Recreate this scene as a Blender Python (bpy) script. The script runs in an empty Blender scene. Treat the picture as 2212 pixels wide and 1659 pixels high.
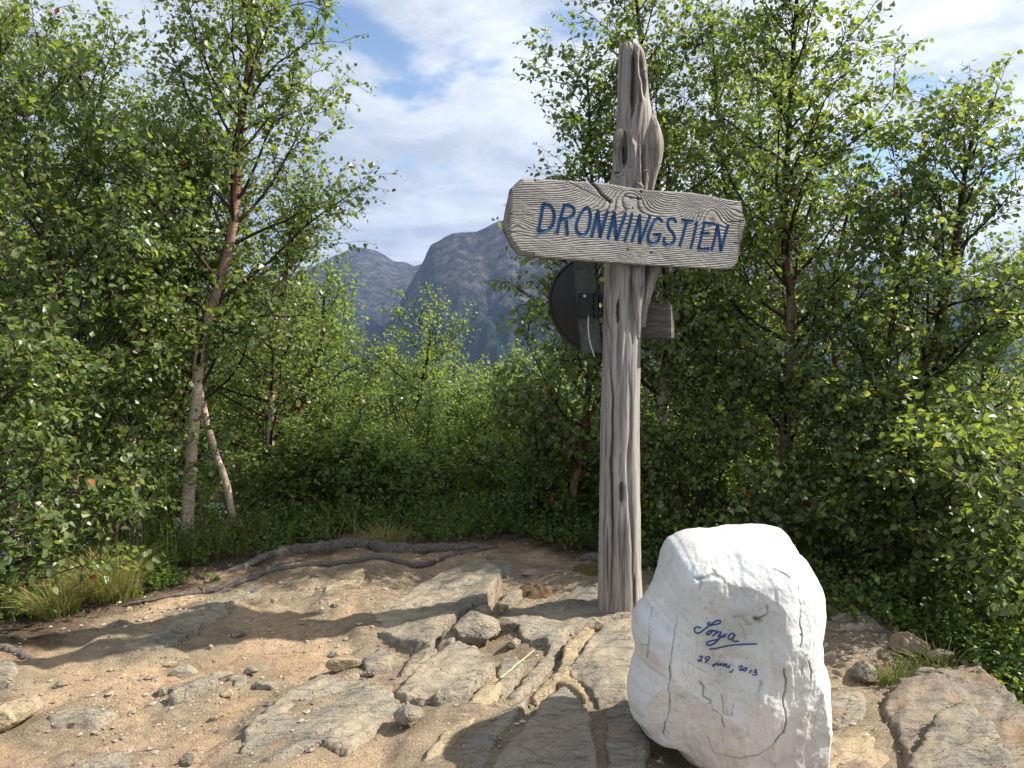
import bpy, math, random
import numpy as np
from mathutils import Vector
from mathutils.bvhtree import BVHTree

R = math.radians
sc = bpy.context.scene
col = sc.collection
# ------------------------------------------------------------------ camera
PITCH = 4.5
CAMZ = 1.5
cam_d = bpy.data.cameras.new('camera')
cam = bpy.data.objects.new('camera', cam_d)
col.objects.link(cam)
cam.location = (0, 0, CAMZ)
cam.rotation_euler = (R(90 - PITCH), 0, 0)
cam_d.sensor_width = 36
cam_d.lens = 770 / 1024 * 36
cam_d.clip_start = .05
cam_d.clip_end = 30000
sc.camera = cam
# ------------------------------------------------------------------ light
SUN_EL = 42.0
SUN_VEC = Vector((1, .10, 0)).normalized() * math.cos(R(SUN_EL)) + Vector((0, 0, math.sin(R(SUN_EL))))
sun_d = bpy.data.lights.new('sun', 'SUN')
sun_d.energy = 5.0
sun_d.angle = R(.55)
sun_d.color = (1, .93, .82)
sun = bpy.data.objects.new('sun', sun_d)
col.objects.link(sun)
sun.rotation_euler = SUN_VEC.to_track_quat('Z', 'Y').to_euler()

world = bpy.data.worlds.new('World')
sc.world = world
world.use_nodes = True
wn, wl = world.node_tree.nodes, world.node_tree.links
wn.clear()
def N(t, nodes, **kw):
    n = nodes.new(t)
    for k, v in kw.items():
        setattr(n, k, v)
    return n
def math_node(nodes, links, op, a, b=None, clamp=False):
    n = nodes.new('ShaderNodeMath'); n.operation = op; n.use_clamp = clamp
    for i, s in enumerate((a, b)):
        if s is None: continue
        if isinstance(s, (int, float)): n.inputs[i].default_value = s
        else: links.new(s, n.inputs[i])
    return n.outputs[0]
def ramp(nodes, links, fac, stops, interp='LINEAR'):
    n = nodes.new('ShaderNodeValToRGB'); n.color_ramp.interpolation = interp
    el = n.color_ramp.elements
    while len(el) < len(stops): el.new(.5)
    for e, (p, c) in zip(el, stops):
        e.position = p; e.color = (*c, 1) if len(c) == 3 else c
    links.new(fac, n.inputs[0])
    return n.outputs[0]
def mixc(nodes, links, fac, a, b, mode='MIX'):
    n = nodes.new('ShaderNodeMix'); n.data_type = 'RGBA'; n.blend_type = mode
    if isinstance(fac, (int, float)): n.inputs[0].default_value = fac
    else: links.new(fac, n.inputs[0])
    for i, s in ((6, a), (7, b)):
        if isinstance(s, tuple): n.inputs[i].default_value = (*s, 1)
        else: links.new(s, n.inputs[i])
    return n.outputs[2]

sky = N('ShaderNodeTexSky', wn, sky_type='NISHITA', sun_disc=False)
sky.sun_elevation = R(SUN_EL)
sky.sun_rotation = math.atan2(SUN_VEC.x, SUN_VEC.y)
sky.altitude = 800
sky.air_density = 1.0; sky.dust_density = .6; sky.ozone_density = 1.4
tc = N('ShaderNodeTexCoord', wn)
sep = N('ShaderNodeSeparateXYZ', wn)
wl.new(tc.outputs['Generated'], sep.inputs[0])
zz = math_node(wn, wl, 'MAXIMUM', sep.outputs[2], 0.0)
zz = math_node(wn, wl, 'ADD', zz, .22)
cx = math_node(wn, wl, 'DIVIDE', sep.outputs[0], zz)
cy = math_node(wn, wl, 'DIVIDE', sep.outputs[1], zz)
cmb = N('ShaderNodeCombineXYZ', wn)
wl.new(cx, cmb.inputs[0]); wl.new(cy, cmb.inputs[1])
def cloud_noise(scale, detail, dist, off, rough=.55):
    mp = N('ShaderNodeMapping', wn); wl.new(cmb.outputs[0], mp.inputs[0])
    mp.inputs['Location'].default_value = off
    nz = N('ShaderNodeTexNoise', wn); wl.new(mp.outputs[0], nz.inputs[0])
    nz.inputs['Scale'].default_value = scale; nz.inputs['Detail'].default_value = detail
    nz.inputs['Roughness'].default_value = rough; nz.inputs['Distortion'].default_value = dist
    return nz.outputs[0]
n1 = cloud_noise(1.6, 9, .25, (4.3, 1.9, 0))
cover = ramp(wn, wl, n1, [(.335, (0, 0, 0)), (.43, (1, 1, 1))], 'EASE')
n2 = cloud_noise(2.6, 10, .5, (9.1, 3.3, 2), .62)
shade = ramp(wn, wl, n2, [(.40, (0, 0, 0)), (.60, (1, 1, 1))])
dt = N('ShaderNodeVectorMath', wn, operation='DOT_PRODUCT')
nrm = N('ShaderNodeVectorMath', wn, operation='NORMALIZE')
wl.new(tc.outputs['Generated'], nrm.inputs[0])
wl.new(nrm.outputs[0], dt.inputs[0]); dt.inputs[1].default_value = SUN_VEC
near_sun = ramp(wn, wl, dt.outputs['Value'], [(.0, (0, 0, 0)), (.85, (1, 1, 1))])
cl_dark = mixc(wn, wl, near_sun, (3.5, 4.0, 4.8), (5.7, 6.15, 6.9))
cl_light = mixc(wn, wl, near_sun, (5.3, 5.75, 6.4), (9.3, 9.6, 10.0))
cloud = mixc(wn, wl, shade, cl_dark, cl_light)
skyb = mixc(wn, wl, 1.0, sky.outputs[0], (1.25, 1.25, 1.25), 'MULTIPLY')
final = mixc(wn, wl, cover, skyb, cloud)
bg = N('ShaderNodeBackground', wn); bg.inputs[1].default_value = .075
wl.new(final, bg.inputs[0])
wo = N('ShaderNodeOutputWorld', wn); wl.new(bg.outputs[0], wo.inputs[0])
world.cycles.sampling_method = 'MANUAL'; world.cycles.sample_map_resolution = 512

sc.view_settings.view_transform = 'Standard'
sc.view_settings.look = 'None'
sc.view_settings.gamma = 1
sc.view_settings.use_curve_mapping = False
sc.view_settings.exposure = 1.0
sc.cycles.max_bounces = 8
sc.cycles.diffuse_bounces = 5
sc.cycles.glossy_bounces = 2
sc.cycles.transmission_bounces = 5
sc.cycles.volume_bounces = 0
sc.cycles.transparent_max_bounces = 4
sc.cycles.use_denoising = True

# ------------------------------------------------------------------ pixel <-> place (photo measured at 2212 x 1659)
K = 1024 / 2212 / 770
sp, cp = math.sin(R(PITCH)), math.cos(R(PITCH))
def rayd(px, py):
    u = (px - 1106) * K; v = (829.5 - py) * K
    d = np.array([u, cp + v * sp, -sp + v * cp])
    return d / d[1]
def W(px, py, y):
    d = rayd(px, py); return np.array([d[0] * y, y, CAMZ + d[2] * y])
def G(px, py, z=0.):
    d = rayd(px, py); t = (z - CAMZ) / d[2]
    return np.array([d[0] * t, t, z])

# ------------------------------------------------------------------ noise
_rs = np.random.RandomState(7)
_perm = np.tile(_rs.permutation(256), 3)
_g = _rs.normal(size=(256, 3)); _g /= np.linalg.norm(_g, axis=1)[:, None]
def pn(x, y, z=0.):
    x, y, z = np.broadcast_arrays(np.asarray(x, float), np.asarray(y, float), np.asarray(z, float))
    xi = np.floor(x).astype(int); yi = np.floor(y).astype(int); zi = np.floor(z).astype(int)
    xf, yf, zf = x - xi, y - yi, z - zi
    u, v, w = [t * t * t * (t * (t * 6 - 15) + 10) for t in (xf, yf, zf)]
    r = 0
    for dx in (0, 1):
        for dy in (0, 1):
            for dz in (0, 1):
                h = _perm[(_perm[(_perm[(xi + dx) & 255] + yi + dy) & 255] + zi + dz) & 255]
                g = _g[h]
                d = g[..., 0] * (xf - dx) + g[..., 1] * (yf - dy) + g[..., 2] * (zf - dz)
                r = r + d * (u if dx else 1 - u) * (v if dy else 1 - v) * (w if dz else 1 - w)
    return r * 1.5
def fbm(x, y, z=0., o=4, g=.5, ridged=False):
    a, r, f = 1., 0., 1.
    for i in range(o):
        n = pn(x * f, y * f, z * f + 17.3 * i)
        if ridged: n = 1 - 2 * np.abs(n)
        r = r + a * n; a *= g; f *= 2.03
    return r
def sstep(a, b, x):
    t = np.clip((x - a) / (b - a), 0, 1); return t * t * (3 - 2 * t)

# ------------------------------------------------------------------ mesh helpers
def mk(name, V, F, mats=None, parent=None, smooth=False, attr=None, mi=None, T=None):
    """V (n,3), F (m,4) quads, T (k,3) triangles"""
    V = np.asarray(V, np.float32).reshape(-1, 3)
    F = np.asarray(F, np.int32).reshape(-1, 4) if F is not None and len(F) else np.zeros((0, 4), np.int32)
    T = np.asarray(T, np.int32).reshape(-1, 3) if T is not None and len(T) else np.zeros((0, 3), np.int32)
    me = bpy.data.meshes.new(name)
    me.vertices.add(len(V)); me.vertices.foreach_set('co', V.ravel())
    nl = F.size + T.size
    me.loops.add(nl); me.loops.foreach_set('vertex_index', np.concatenate([F.ravel(), T.ravel()]))
    me.polygons.add(len(F) + len(T))
    me.polygons.foreach_set('loop_start', np.concatenate([np.arange(len(F)) * 4, F.size + np.arange(len(T)) * 3]).astype(np.int32))
    me.polygons.foreach_set('use_smooth', np.full(len(F) + len(T), smooth, bool))
    if attr:
        for k, v in attr.items():
            a = me.attributes.new(k, 'FLOAT', 'POINT'); a.data.foreach_set('value', np.asarray(v, np.float32).ravel())
    if mats:
        for m in (mats if isinstance(mats, (list, tuple)) else [mats]): me.materials.append(m)
    if mi is not None: me.polygons.foreach_set('material_index', np.asarray(mi, np.int32))
    me.update(calc_edges=True)
    o = bpy.data.objects.new(name, me); col.objects.link(o)
    if parent is not None: o.parent = parent; o.matrix_parent_inverse = parent.matrix_world.inverted()
    return o
def tag(o, label, cat, group=None):
    o['label'] = label; o['category'] = cat
    if group: o['group'] = group
    return o
def empty(name, loc, label=None, cat=None, group=None):
    o = bpy.data.objects.new(name, None); col.objects.link(o); o.location = loc
    o.empty_display_size = .1
    o.matrix_world = __import__('mathutils').Matrix.Translation(Vector(loc))
    if label: tag(o, label, cat, group)
    return o
def grid_faces(nr, nc, wrap=False):
    i = np.arange(nr - 1)[:, None]; j = np.arange(nc if wrap else nc - 1)[None, :]
    j2 = (j + 1) % nc
    return np.stack([i * nc + j, i * nc + j2, (i + 1) * nc + j2, (i + 1) * nc + j], -1).reshape(-1, 4)
def tubes(P, Rd, k=5):
    """P (n,m,3) polylines, Rd (n,m) radii -> V, F"""
    P = np.asarray(P, float); Rd = np.asarray(Rd, float); n, m, _ = P.shape
    T = np.gradient(P, axis=1); T /= np.linalg.norm(T, axis=2, keepdims=True) + 1e-9
    ref = np.where(np.abs(T[..., 2:3]) > .9, np.array([1., 0, 0]), np.array([0, 0, 1.]))
    a0 = np.cross(T[:, :1], ref[:, :1]); a0 = np.repeat(a0, m, 1)
    A = a0 - (a0 * T).sum(-1, keepdims=True) * T; A /= np.linalg.norm(A, axis=2, keepdims=True) + 1e-9
    B = np.cross(T, A)
    th = np.arange(k) * 2 * np.pi / k
    V = P[:, :, None] + Rd[:, :, None, None] * (A[:, :, None] * np.cos(th)[:, None] + B[:, :, None] * np.sin(th)[:, None])
    f = grid_faces(m, k, True)
    F = (f[None] + (np.arange(n) * m * k)[:, None, None]).reshape(-1, 4)
    return V.reshape(-1, 3), F
class Acc:
    def __init__(s): s.V = []; s.F = []; s.A = []; s.n = 0
    def add(s, V, F, a=0.):
        s.V.append(V); s.F.append(F + s.n); s.n += len(V)
        s.A.append(np.broadcast_to(np.asarray(a, float), (len(V),)))
    def build(s, name, mat, parent=None, smooth=True, an='tint', **kw):
        return mk(name, np.concatenate(s.V), np.concatenate(s.F), mat, parent, smooth, {an: np.concatenate(s.A)}, **kw)
def spline(P, n):
    P = np.asarray(P, float)
    if len(P) == 2: t = np.linspace(0, 1, n)[:, None]; return P[0] * (1 - t) + P[1] * t
    seg = np.linalg.norm(np.diff(P, axis=0), axis=1); s = np.concatenate([[0], np.cumsum(seg)]); s /= s[-1]
    m = np.gradient(P, s, axis=0)
    t = np.linspace(0, 1, n); i = np.clip(np.searchsorted(s, t, 'right') - 1, 0, len(P) - 2)
    h = (s[i + 1] - s[i])[:, None]; u = ((t - s[i]) / (s[i + 1] - s[i]))[:, None]
    return ((2*u**3-3*u**2+1)*P[i] + (u**3-2*u**2+u)*h*m[i] + (-2*u**3+3*u**2)*P[i+1] + (u**3-u**2)*h*m[i+1])
def poly_sd(x, y, P):
    """signed distance, positive inside polygon"""
    P = np.asarray(P, float)[:, :2]; sh = x.shape; x = x.ravel(); y = y.ravel()
    d = np.full(x.shape, 1e9); ins = np.zeros(x.shape, bool)
    for i in range(len(P)):
        a, b = P[i], P[(i + 1) % len(P)]
        e = b - a; t = np.clip(((x - a[0]) * e[0] + (y - a[1]) * e[1]) / (e @ e + 1e-12), 0, 1)
        d = np.minimum(d, np.hypot(x - a[0] - t * e[0], y - a[1] - t * e[1]))
        c = ((a[1] > y) != (b[1] > y)) & (x < (b[0] - a[0]) * (y - a[1]) / (b[1] - a[1] + 1e-12) + a[0])
        ins ^= c
    return np.where(ins, d, -d).reshape(sh)
def line_d(x, y, P):
    P = np.asarray(P, float); d = np.full(x.shape, 1e9)
    for a, b in zip(P[:-1], P[1:]):
        e = b - a; t = np.clip(((x - a[0]) * e[0] + (y - a[1]) * e[1]) / (e @ e + 1e-12), 0, 1)
        d = np.minimum(d, np.hypot(x - a[0] - t * e[0], y - a[1] - t * e[1]))
    return d

# ------------------------------------------------------------------ materials
def material(name):
    m = bpy.data.materials.new(name); m.use_nodes = True
    nd, lk = m.node_tree.nodes, m.node_tree.links
    return m, nd, lk, nd['Principled BSDF'], nd['Material Output']
def noise(nd, lk, scale, detail=5, rough=.55, vec=None, dist=0, stretch=None, coord='Object'):
    t = nd.new('ShaderNodeTexCoord'); v = t.outputs[coord]
    if stretch:
        mp = nd.new('ShaderNodeMapping'); mp.inputs['Scale'].default_value = stretch[:3]
        if len(stretch) > 3: mp.inputs['Rotation'].default_value = (0, 0, stretch[3])
        lk.new(v, mp.inputs[0]); v = mp.outputs[0]
    n = nd.new('ShaderNodeTexNoise'); lk.new(v, n.inputs[0])
    n.inputs['Scale'].default_value = scale; n.inputs['Detail'].default_value = detail
    n.inputs['Roughness'].default_value = rough; n.inputs['Distortion'].default_value = dist
    return n.outputs[0]
def bump(nd, lk, h, strength, dist, bs, prev=None):
    b = nd.new('ShaderNodeBump'); b.inputs['Strength'].default_value = strength; b.inputs['Distance'].default_value = dist
    lk.new(h, b.inputs['Height'])
    if prev is not None: lk.new(prev, b.inputs['Normal'])
    if bs is not None: lk.new(b.outputs[0], bs.inputs['Normal'])
    return b.outputs[0]
def attr(nd, name):
    a = nd.new('ShaderNodeAttribute'); a.attribute_name = name; return a.outputs['Fac']

def leaf_mat(name, cols, tcols, tw=.36, rough=.38, spec=.35):
    m, nd, lk, bs, out = material(name)
    t = attr(nd, 'tint')
    c = ramp(nd, lk, t, cols)
    tr = ramp(nd, lk, t, tcols)
    lk.new(c, bs.inputs['Base Color']); bs.inputs['Roughness'].default_value = rough
    bs.inputs['Specular IOR Level'].default_value = spec
    tl = nd.new('ShaderNodeBsdfTranslucent'); lk.new(tr, tl.inputs[0])
    mx = nd.new('ShaderNodeMixShader'); mx.inputs[0].default_value = tw
    lk.new(bs.outputs[0], mx.inputs[1]); lk.new(tl.outputs[0], mx.inputs[2]); lk.new(mx.outputs[0], out.inputs[0])
    return m
M = {}
M['leaf'] = leaf_mat('birch_leaf',
    [(0, (.052, .082, .030)), (.45, (.098, .142, .048)), (.85, (.160, .200, .068)), (.985, (.24, .27, .07)), (1, (.34, .10, .03))],
    [(0, (.18, .27, .04)), (.5, (.37, .49, .07)), (.985, (.60, .66, .08)), (1, (.55, .14, .03))], .40, .36, .55)
M['leaf_far_lit'] = leaf_mat('birch_leaf_far_lit',  # lighter copy of birch_leaf; sunlight on the thicket put into the colour
    [(0, (.085, .135, .046)), (.5, (.135, .19, .062)), (1, (.20, .25, .085))],
    [(0, (.28, .42, .06)), (1, (.50, .62, .10))], .45, .42, .5)
M['berry_leaf'] = leaf_mat('bilberry_leaf',
    [(0, (.055, .09, .028)), (.6, (.095, .145, .038)), (.93, (.15, .20, .05)), (1, (.24, .14, .05))],
    [(0, (.22, .36, .03)), (1, (.42, .56, .05))], .38)
M['grass'] = leaf_mat('grass_blade',
    [(0, (.10, .15, .03)), (.5, (.22, .24, .06)), (1, (.48, .36, .17))],
    [(0, (.22, .34, .05)), (1, (.55, .42, .2))], .3, .5, .2)
# bark: attribute age 0 thick trunk .. 1 thin twig
m, nd, lk, bs, out = material('birch_bark'); M['bark'] = m
ag = attr(nd, 'tint')
n_l = noise(nd, lk, 22, 4, .6, stretch=(1, 1, 9))
n_b = noise(nd, lk, 9, 5, .6)
pale = ramp(nd, lk, n_l, [(.30, (.05, .035, .03)), (.38, (.48, .34, .27)), (.55, (.70, .55, .45)), (.75, (.82, .74, .66))])
patch = ramp(nd, lk, n_b, [(.62, (0, 0, 0)), (.68, (1, 1, 1))])
pale = mixc(nd, lk, patch, pale, (.09, .055, .045))
mid = ramp(nd, lk, n_l, [(.35, (.07, .035, .028)), (.6, (.26, .12, .08)), (.8, (.40, .24, .17))])
f1 = ramp(nd, lk, ag, [(.30, (0, 0, 0)), (.55, (1, 1, 1))])
f2 = ramp(nd, lk, ag, [(.55, (0, 0, 0)), (.8, (1, 1, 1))])
c = mixc(nd, lk, f1, pale, mid); c = mixc(nd, lk, f2, c, (.035, .022, .018))
lk.new(c, bs.inputs['Base Color']); bs.inputs['Roughness'].default_value = .75; bs.inputs['Specular IOR Level'].default_value = .25
bump(nd, lk, n_l, .6, .008, bs)

# rock (sand-dusted gneiss)
def rock_mat(name, a, b, c_, dust, dustamt=.5, rust=None, strike=.85):
    m, nd, lk, bs, out = material(name)
    n1 = noise(nd, lk, 2.2, 7, .6)
    n2 = noise(nd, lk, 7, 6, .65, stretch=(1, 6, 3, -strike))
    n3 = noise(nd, lk, 160, 3, .7)
    base = ramp(nd, lk, n1, [(.3, a), (.5, b), (.7, c_)])
    st = ramp(nd, lk, n2, [(.32, (.45, .45, .45)), (.5, (1, 1, 1)), (.72, (1.25, 1.22, 1.15))])
    base = mixc(nd, lk, .75, base, st, 'MULTIPLY')
    sp_ = ramp(nd, lk, n3, [(.32, (.45, .42, .4)), (.48, (1, 1, 1)), (.68, (1.35, 1.3, 1.2))])
    base = mixc(nd, lk, .75, base, sp_, 'MULTIPLY')
    n4 = noise(nd, lk, 3.1, 8, .7, dist=.5)
    dm = ramp(nd, lk, n4, [(.5 - .18 * dustamt, (0, 0, 0)), (.62 - .1 * dustamt, (1, 1, 1))])
    base = mixc(nd, lk, mixc(nd, lk, .4, dm, (0, 0, 0)), base, dust)
    if rust:
        n5 = noise(nd, lk, 3.7, 7, .65, dist=.3)
        rm = ramp(nd, lk, n5, [(.50, (0, 0, 0)), (.68, (.75, .75, .75))])
        base = mixc(nd, lk, rm, base, rust)
    # thin dark hairline cracks
    tcn = nd.new('ShaderNodeTexCoord'); mp = nd.new('ShaderNodeMapping'); mp.inputs['Rotation'].default_value = (0, 0, -strike)
    mp.inputs['Scale'].default_value = (2.2, 7, 3)
    lk.new(tcn.outputs['Object'], mp.inputs[0])
    nzz = nd.new('ShaderNodeTexNoise'); nzz.inputs['Scale'].default_value = 3; lk.new(mp.outputs[0], nzz.inputs[0])
    av = nd.new('ShaderNodeVectorMath'); av.operation = 'ADD'; lk.new(mp.outputs[0], av.inputs[0]); lk.new(nzz.outputs['Color'], av.inputs[1])
    vo = nd.new('ShaderNodeTexVoronoi'); vo.feature = 'DISTANCE_TO_EDGE'; vo.inputs['Scale'].default_value = 1.3; lk.new(av.outputs[0], vo.inputs[0])
    cr = ramp(nd, lk, vo.outputs[0], [(.0, (0, 0, 0)), (.022, (1, 1, 1))])
    lk.new(base, bs.inputs['Base Color']); bs.inputs['Roughness'].default_value = .88; bs.inputs['Specular IOR Level'].default_value = .25
    p = bump(nd, lk, n2, .9, .03, None)
    p = bump(nd, lk, n3, .5, .004, None, p)
    p = bump(nd, lk, noise(nd, lk, 38, 6, .65), .8, .012, None, p)
    bump(nd, lk, cr, .8, .01, bs, p)
    return m
M['rock'] = rock_mat('slab_rock', (.165, .152, .13), (.26, .235, .19), (.36, .32, .25), (.44, .35, .25), .28)
M['rock_grey'] = rock_mat('grey_rock', (.16, .15, .125), (.23, .21, .175), (.31, .285, .235), (.36, .29, .20), .25)
M['rock_yellow'] = rock_mat('yellow_rock', (.27, .215, .145), (.39, .315, .21), (.46, .375, .255), (.46, .36, .24), .5)
M['rock_rust'] = rock_mat('rusty_rock', (.15, .13, .11), (.24, .21, .17), (.31, .27, .21), (.33, .27, .19), .1, rust=(.33, .205, .115))

# ground
m, nd, lk, bs, out = material('sandy_ground'); M['ground'] = m
so = attr(nd, 'soil')
n1 = noise(nd, lk, 1.6, 7, .6); n2 = noise(nd, lk, 26, 6, .7); n3 = noise(nd, lk, 210, 3, .75)
sand = ramp(nd, lk, n1, [(.3, (.38, .272, .18)), (.5, (.52, .385, .262)), (.72, (.59, .455, .325))])
v = ramp(nd, lk, n2, [(.3, (.45, .40, .36)), (.47, (.95, .94, .92)), (.7, (1.2, 1.18, 1.12))])
sand = mixc(nd, lk, .8, sand, v, 'MULTIPLY')
g = ramp(nd, lk, n3, [(.34, (.22, .20, .18)), (.46, (.95, .95, .95)), (.66, (1.5, 1.45, 1.35))])
soil = ramp(nd, lk, n2, [(.3, (.045, .032, .024)), (.5, (.10, .072, .052)), (.75, (.17, .12, .085))])
rkc = ramp(nd, lk, noise(nd, lk, 5, 7, .65, stretch=(1, 5, 3, -.85)), [(.3, (.17, .14, .11)), (.5, (.30, .25, .185)), (.7, (.42, .345, .25))])
rkm = math_node(nd, lk, 'MULTIPLY', attr(nd, 'rocky'), .8)
c = mixc(nd, lk, so, sand, soil); c = mixc(nd, lk, rkm, c, rkc); c = mixc(nd, lk, .8, c, g, 'MULTIPLY')
lk.new(c, bs.inputs['Base Color']); bs.inputs['Roughness'].default_value = .95; bs.inputs['Specular IOR Level'].default_value = .15
p = bump(nd, lk, n2, .9, .03, None); p = bump(nd, lk, noise(nd, lk, 80, 5, .7), 1., .02, None, p); bump(nd, lk, n3, .9, .006, bs, p)

m, nd, lk, bs, out = material('pebble'); M['pebble'] = m
c = ramp(nd, lk, attr(nd, 'tint'), [(0, (.12, .10, .08)), (.4, (.27, .21, .155)), (.9, (.40, .32, .24)), (1, (.46, .40, .32))])
n3 = noise(nd, lk, 120, 3, .7)
c = mixc(nd, lk, .5, c, ramp(nd, lk, n3, [(.3, (.5, .5, .5)), (.7, (1.3, 1.3, 1.3))]), 'MULTIPLY')
lk.new(c, bs.inputs['Base Color']); bs.inputs['Roughness'].default_value = .9

# weathered wood post
m, nd, lk, bs, out = material('driftwood'); M['wood'] = m
s1 = noise(nd, lk, 34, 6, .65, stretch=(1, 1, .045), dist=.3)
s2 = noise(nd, lk, 170, 5, .7, stretch=(1, 1, .02))
s3 = noise(nd, lk, 3.5, 4, .5, stretch=(1, 1, .5))
c = ramp(nd, lk, s1, [(.30, (.075, .063, .058)), (.40, (.22, .20, .185)), (.54, (.38, .355, .335)), (.72, (.54, .515, .49))])
c = mixc(nd, lk, ramp(nd, lk, s3, [(.45, (0, 0, 0)), (.62, (.45, .45, .45))]), c, mixc(nd, lk, .6, c, (.26, .17, .13)))
c = mixc(nd, lk, .7, c, ramp(nd, lk, s2, [(.32, (.45, .42, .40)), (.5, (1, 1, 1)), (.7, (1.2, 1.2, 1.2))]), 'MULTIPLY')
lk.new(c, bs.inputs['Base Color']); bs.inputs['Roughness'].default_value = .85; bs.inputs['Specular IOR Level'].default_value = .2
p = bump(nd, lk, s1, .8, .010, None); bump(nd, lk, s2, 1., .007, bs, p)
# board
m, nd, lk, bs, out = material('grey_board'); M['board'] = m
g = attr(nd, 'grain')
sb = noise(nd, lk, 160, 4, .7, stretch=(.12, .12, 1))
s3 = noise(nd, lk, 4, 5, .6)
c = ramp(nd, lk, g, [(0, (.05, .046, .044)), (.35, (.17, .158, .15)), (.65, (.29, .275, .265)), (1, (.40, .385, .37))])
c = mixc(nd, lk, .6, c, ramp(nd, lk, sb, [(.3, (.55, .53, .5)), (.5, (1, 1, 1)), (.7, (1.2, 1.2, 1.2))]), 'MULTIPLY')
c = mixc(nd, lk, .5, c, ramp(nd, lk, s3, [(.3, (.72, .68, .64)), (.6, (1.1, 1.1, 1.1))]), 'MULTIPLY')
lk.new(c, bs.inputs['Base Color']); bs.inputs['Roughness'].default_value = .85; bs.inputs['Specular IOR Level'].default_value = .2
bump(nd, lk, sb, .6, .003, bs)
# simple ones
def plain(name, colr, rough=.6, spec=.4, metal=0, nscale=0, namt=.3, bmp=0):
    m, nd, lk, bs, out = material(name)
    bs.inputs['Roughness'].default_value = rough; bs.inputs['Specular IOR Level'].default_value = spec; bs.inputs['Metallic'].default_value = metal
    if nscale:
        n = noise(nd, lk, nscale, 5, .6)
        c = mixc(nd, lk, namt, colr, ramp(nd, lk, n, [(.3, tuple(x * .4 for x in colr)), (.7, tuple(min(1, x * 1.7) for x in colr))]))
        lk.new(c, bs.inputs['Base Color'])
        if bmp: bump(nd, lk, n, .5, bmp, bs)
    else: bs.inputs['Base Color'].default_value = (*colr, 1)
    return m
M['blue'] = plain('blue_paint', (.018, .085, .22), .5, .4, 0, 90, .6)
M['blue_ink'] = plain('blue_ink', (.012, .049, .19), .45, .4)
M['black'] = plain('black_plastic', (.018, .018, .02), .55, .35, 0, 60, .4)
M['darkgrey'] = plain('dark_grey_metal', (.075, .078, .075), .5, .4, 0, 45, .6)
M['cable'] = plain('white_cable', (.6, .6, .57), .5)
M['steel'] = plain('rusty_steel', (.10, .075, .06), .6, .4, .5, 200, .5)
M['root'] = plain('root_bark', (.11, .095, .085), .9, .2, 0, 55, .9, .008)
M['litter'] = plain('leaf_litter', (.10, .068, .042), .95, .1, 0, 30, .8, .01)
M['moss'] = plain('moss', (.085, .07, .03), .95, .1, 0, 60, .7, .006)
M['stick'] = plain('dry_stick', (.5, .42, .25), .8, .2, 0, 50, .4)
M['crossbeam'] = None
m, nd, lk, bs, out = material('dark_beam_wood'); M['beam'] = m
w = noise(nd, lk, 9, 4, .6, stretch=(.5, .5, 5), dist=1.5)
c = ramp(nd, lk, w, [(.3, (.03, .024, .02)), (.5, (.08, .066, .057)), (.7, (.14, .12, .105))])
lk.new(c, bs.inputs['Base Color']); bs.inputs['Roughness'].default_value = .85
bump(nd, lk, w, .6, .006, bs)
# quartz
m, nd, lk, bs, out = material('white_quartz'); M['quartz'] = m
n1 = noise(nd, lk, 5, 7, .6, dist=.6); n2 = noise(nd, lk, 42, 7, .7); n3 = noise(nd, lk, 2.2, 5, .6, stretch=(2.4, 2.4, .6))
c = ramp(nd, lk, n1, [(.30, (.44, .43, .40)), (.43, (.58, .575, .56)), (.6, (.66, .66, .655)), (.8, (.72, .72, .72))])
c = mixc(nd, lk, ramp(nd, lk, n3, [(.55, (0, 0, 0)), (.70, (.6, .6, .6))]), c, (.50, .48, .43))
c = mixc(nd, lk, .45, c, ramp(nd, lk, n2, [(.32, (.42, .41, .39)), (.45, (1, 1, 1))]), 'MULTIPLY')
tq = nd.new('ShaderNodeTexCoord'); sq = nd.new('ShaderNodeSeparateXYZ'); lk.new(tq.outputs['Object'], sq.inputs[0])
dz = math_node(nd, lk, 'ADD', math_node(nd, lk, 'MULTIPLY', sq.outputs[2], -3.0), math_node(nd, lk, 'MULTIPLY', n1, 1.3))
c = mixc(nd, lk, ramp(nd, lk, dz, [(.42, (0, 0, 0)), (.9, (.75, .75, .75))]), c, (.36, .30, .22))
tv = nd.new('ShaderNodeTexVoronoi'); tv.feature = 'DISTANCE_TO_EDGE'; tv.inputs['Scale'].default_value = 5.5
nw = nd.new('ShaderNodeTexNoise'); nw.inputs['Scale'].default_value = 6; nw.inputs['Detail'].default_value = 6; lk.new(tq.outputs['Object'], nw.inputs[0])
aw = nd.new('ShaderNodeVectorMath'); aw.operation = 'ADD'; lk.new(tq.outputs['Object'], aw.inputs[0]); lk.new(nw.outputs['Color'], aw.inputs[1]); lk.new(aw.outputs[0], tv.inputs[0])
vein = ramp(nd, lk, tv.outputs[0], [(0, (1, 1, 1)), (.035, (0, 0, 0))])
vm = math_node(nd, lk, 'MULTIPLY', vein, ramp(nd, lk, n3, [(.48, (.0, .0, .0)), (.66, (.4, .4, .4))]))
c = mixc(nd, lk, vm, c, (.30, .28, .26))
c = mixc(nd, lk, attr(nd, 'crack'), c, (.10, .09, .08))
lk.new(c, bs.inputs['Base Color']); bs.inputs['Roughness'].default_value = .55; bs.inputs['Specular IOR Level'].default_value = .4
bs.inputs['Subsurface Weight'].default_value = .0
p = bump(nd, lk, n1, .25, .02, None); p = bump(nd, lk, noise(nd, lk, 17, 6, .65, dist=1.2), .4, .010, None, p); bump(nd, lk, n2, .6, .004, bs, p)
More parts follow.
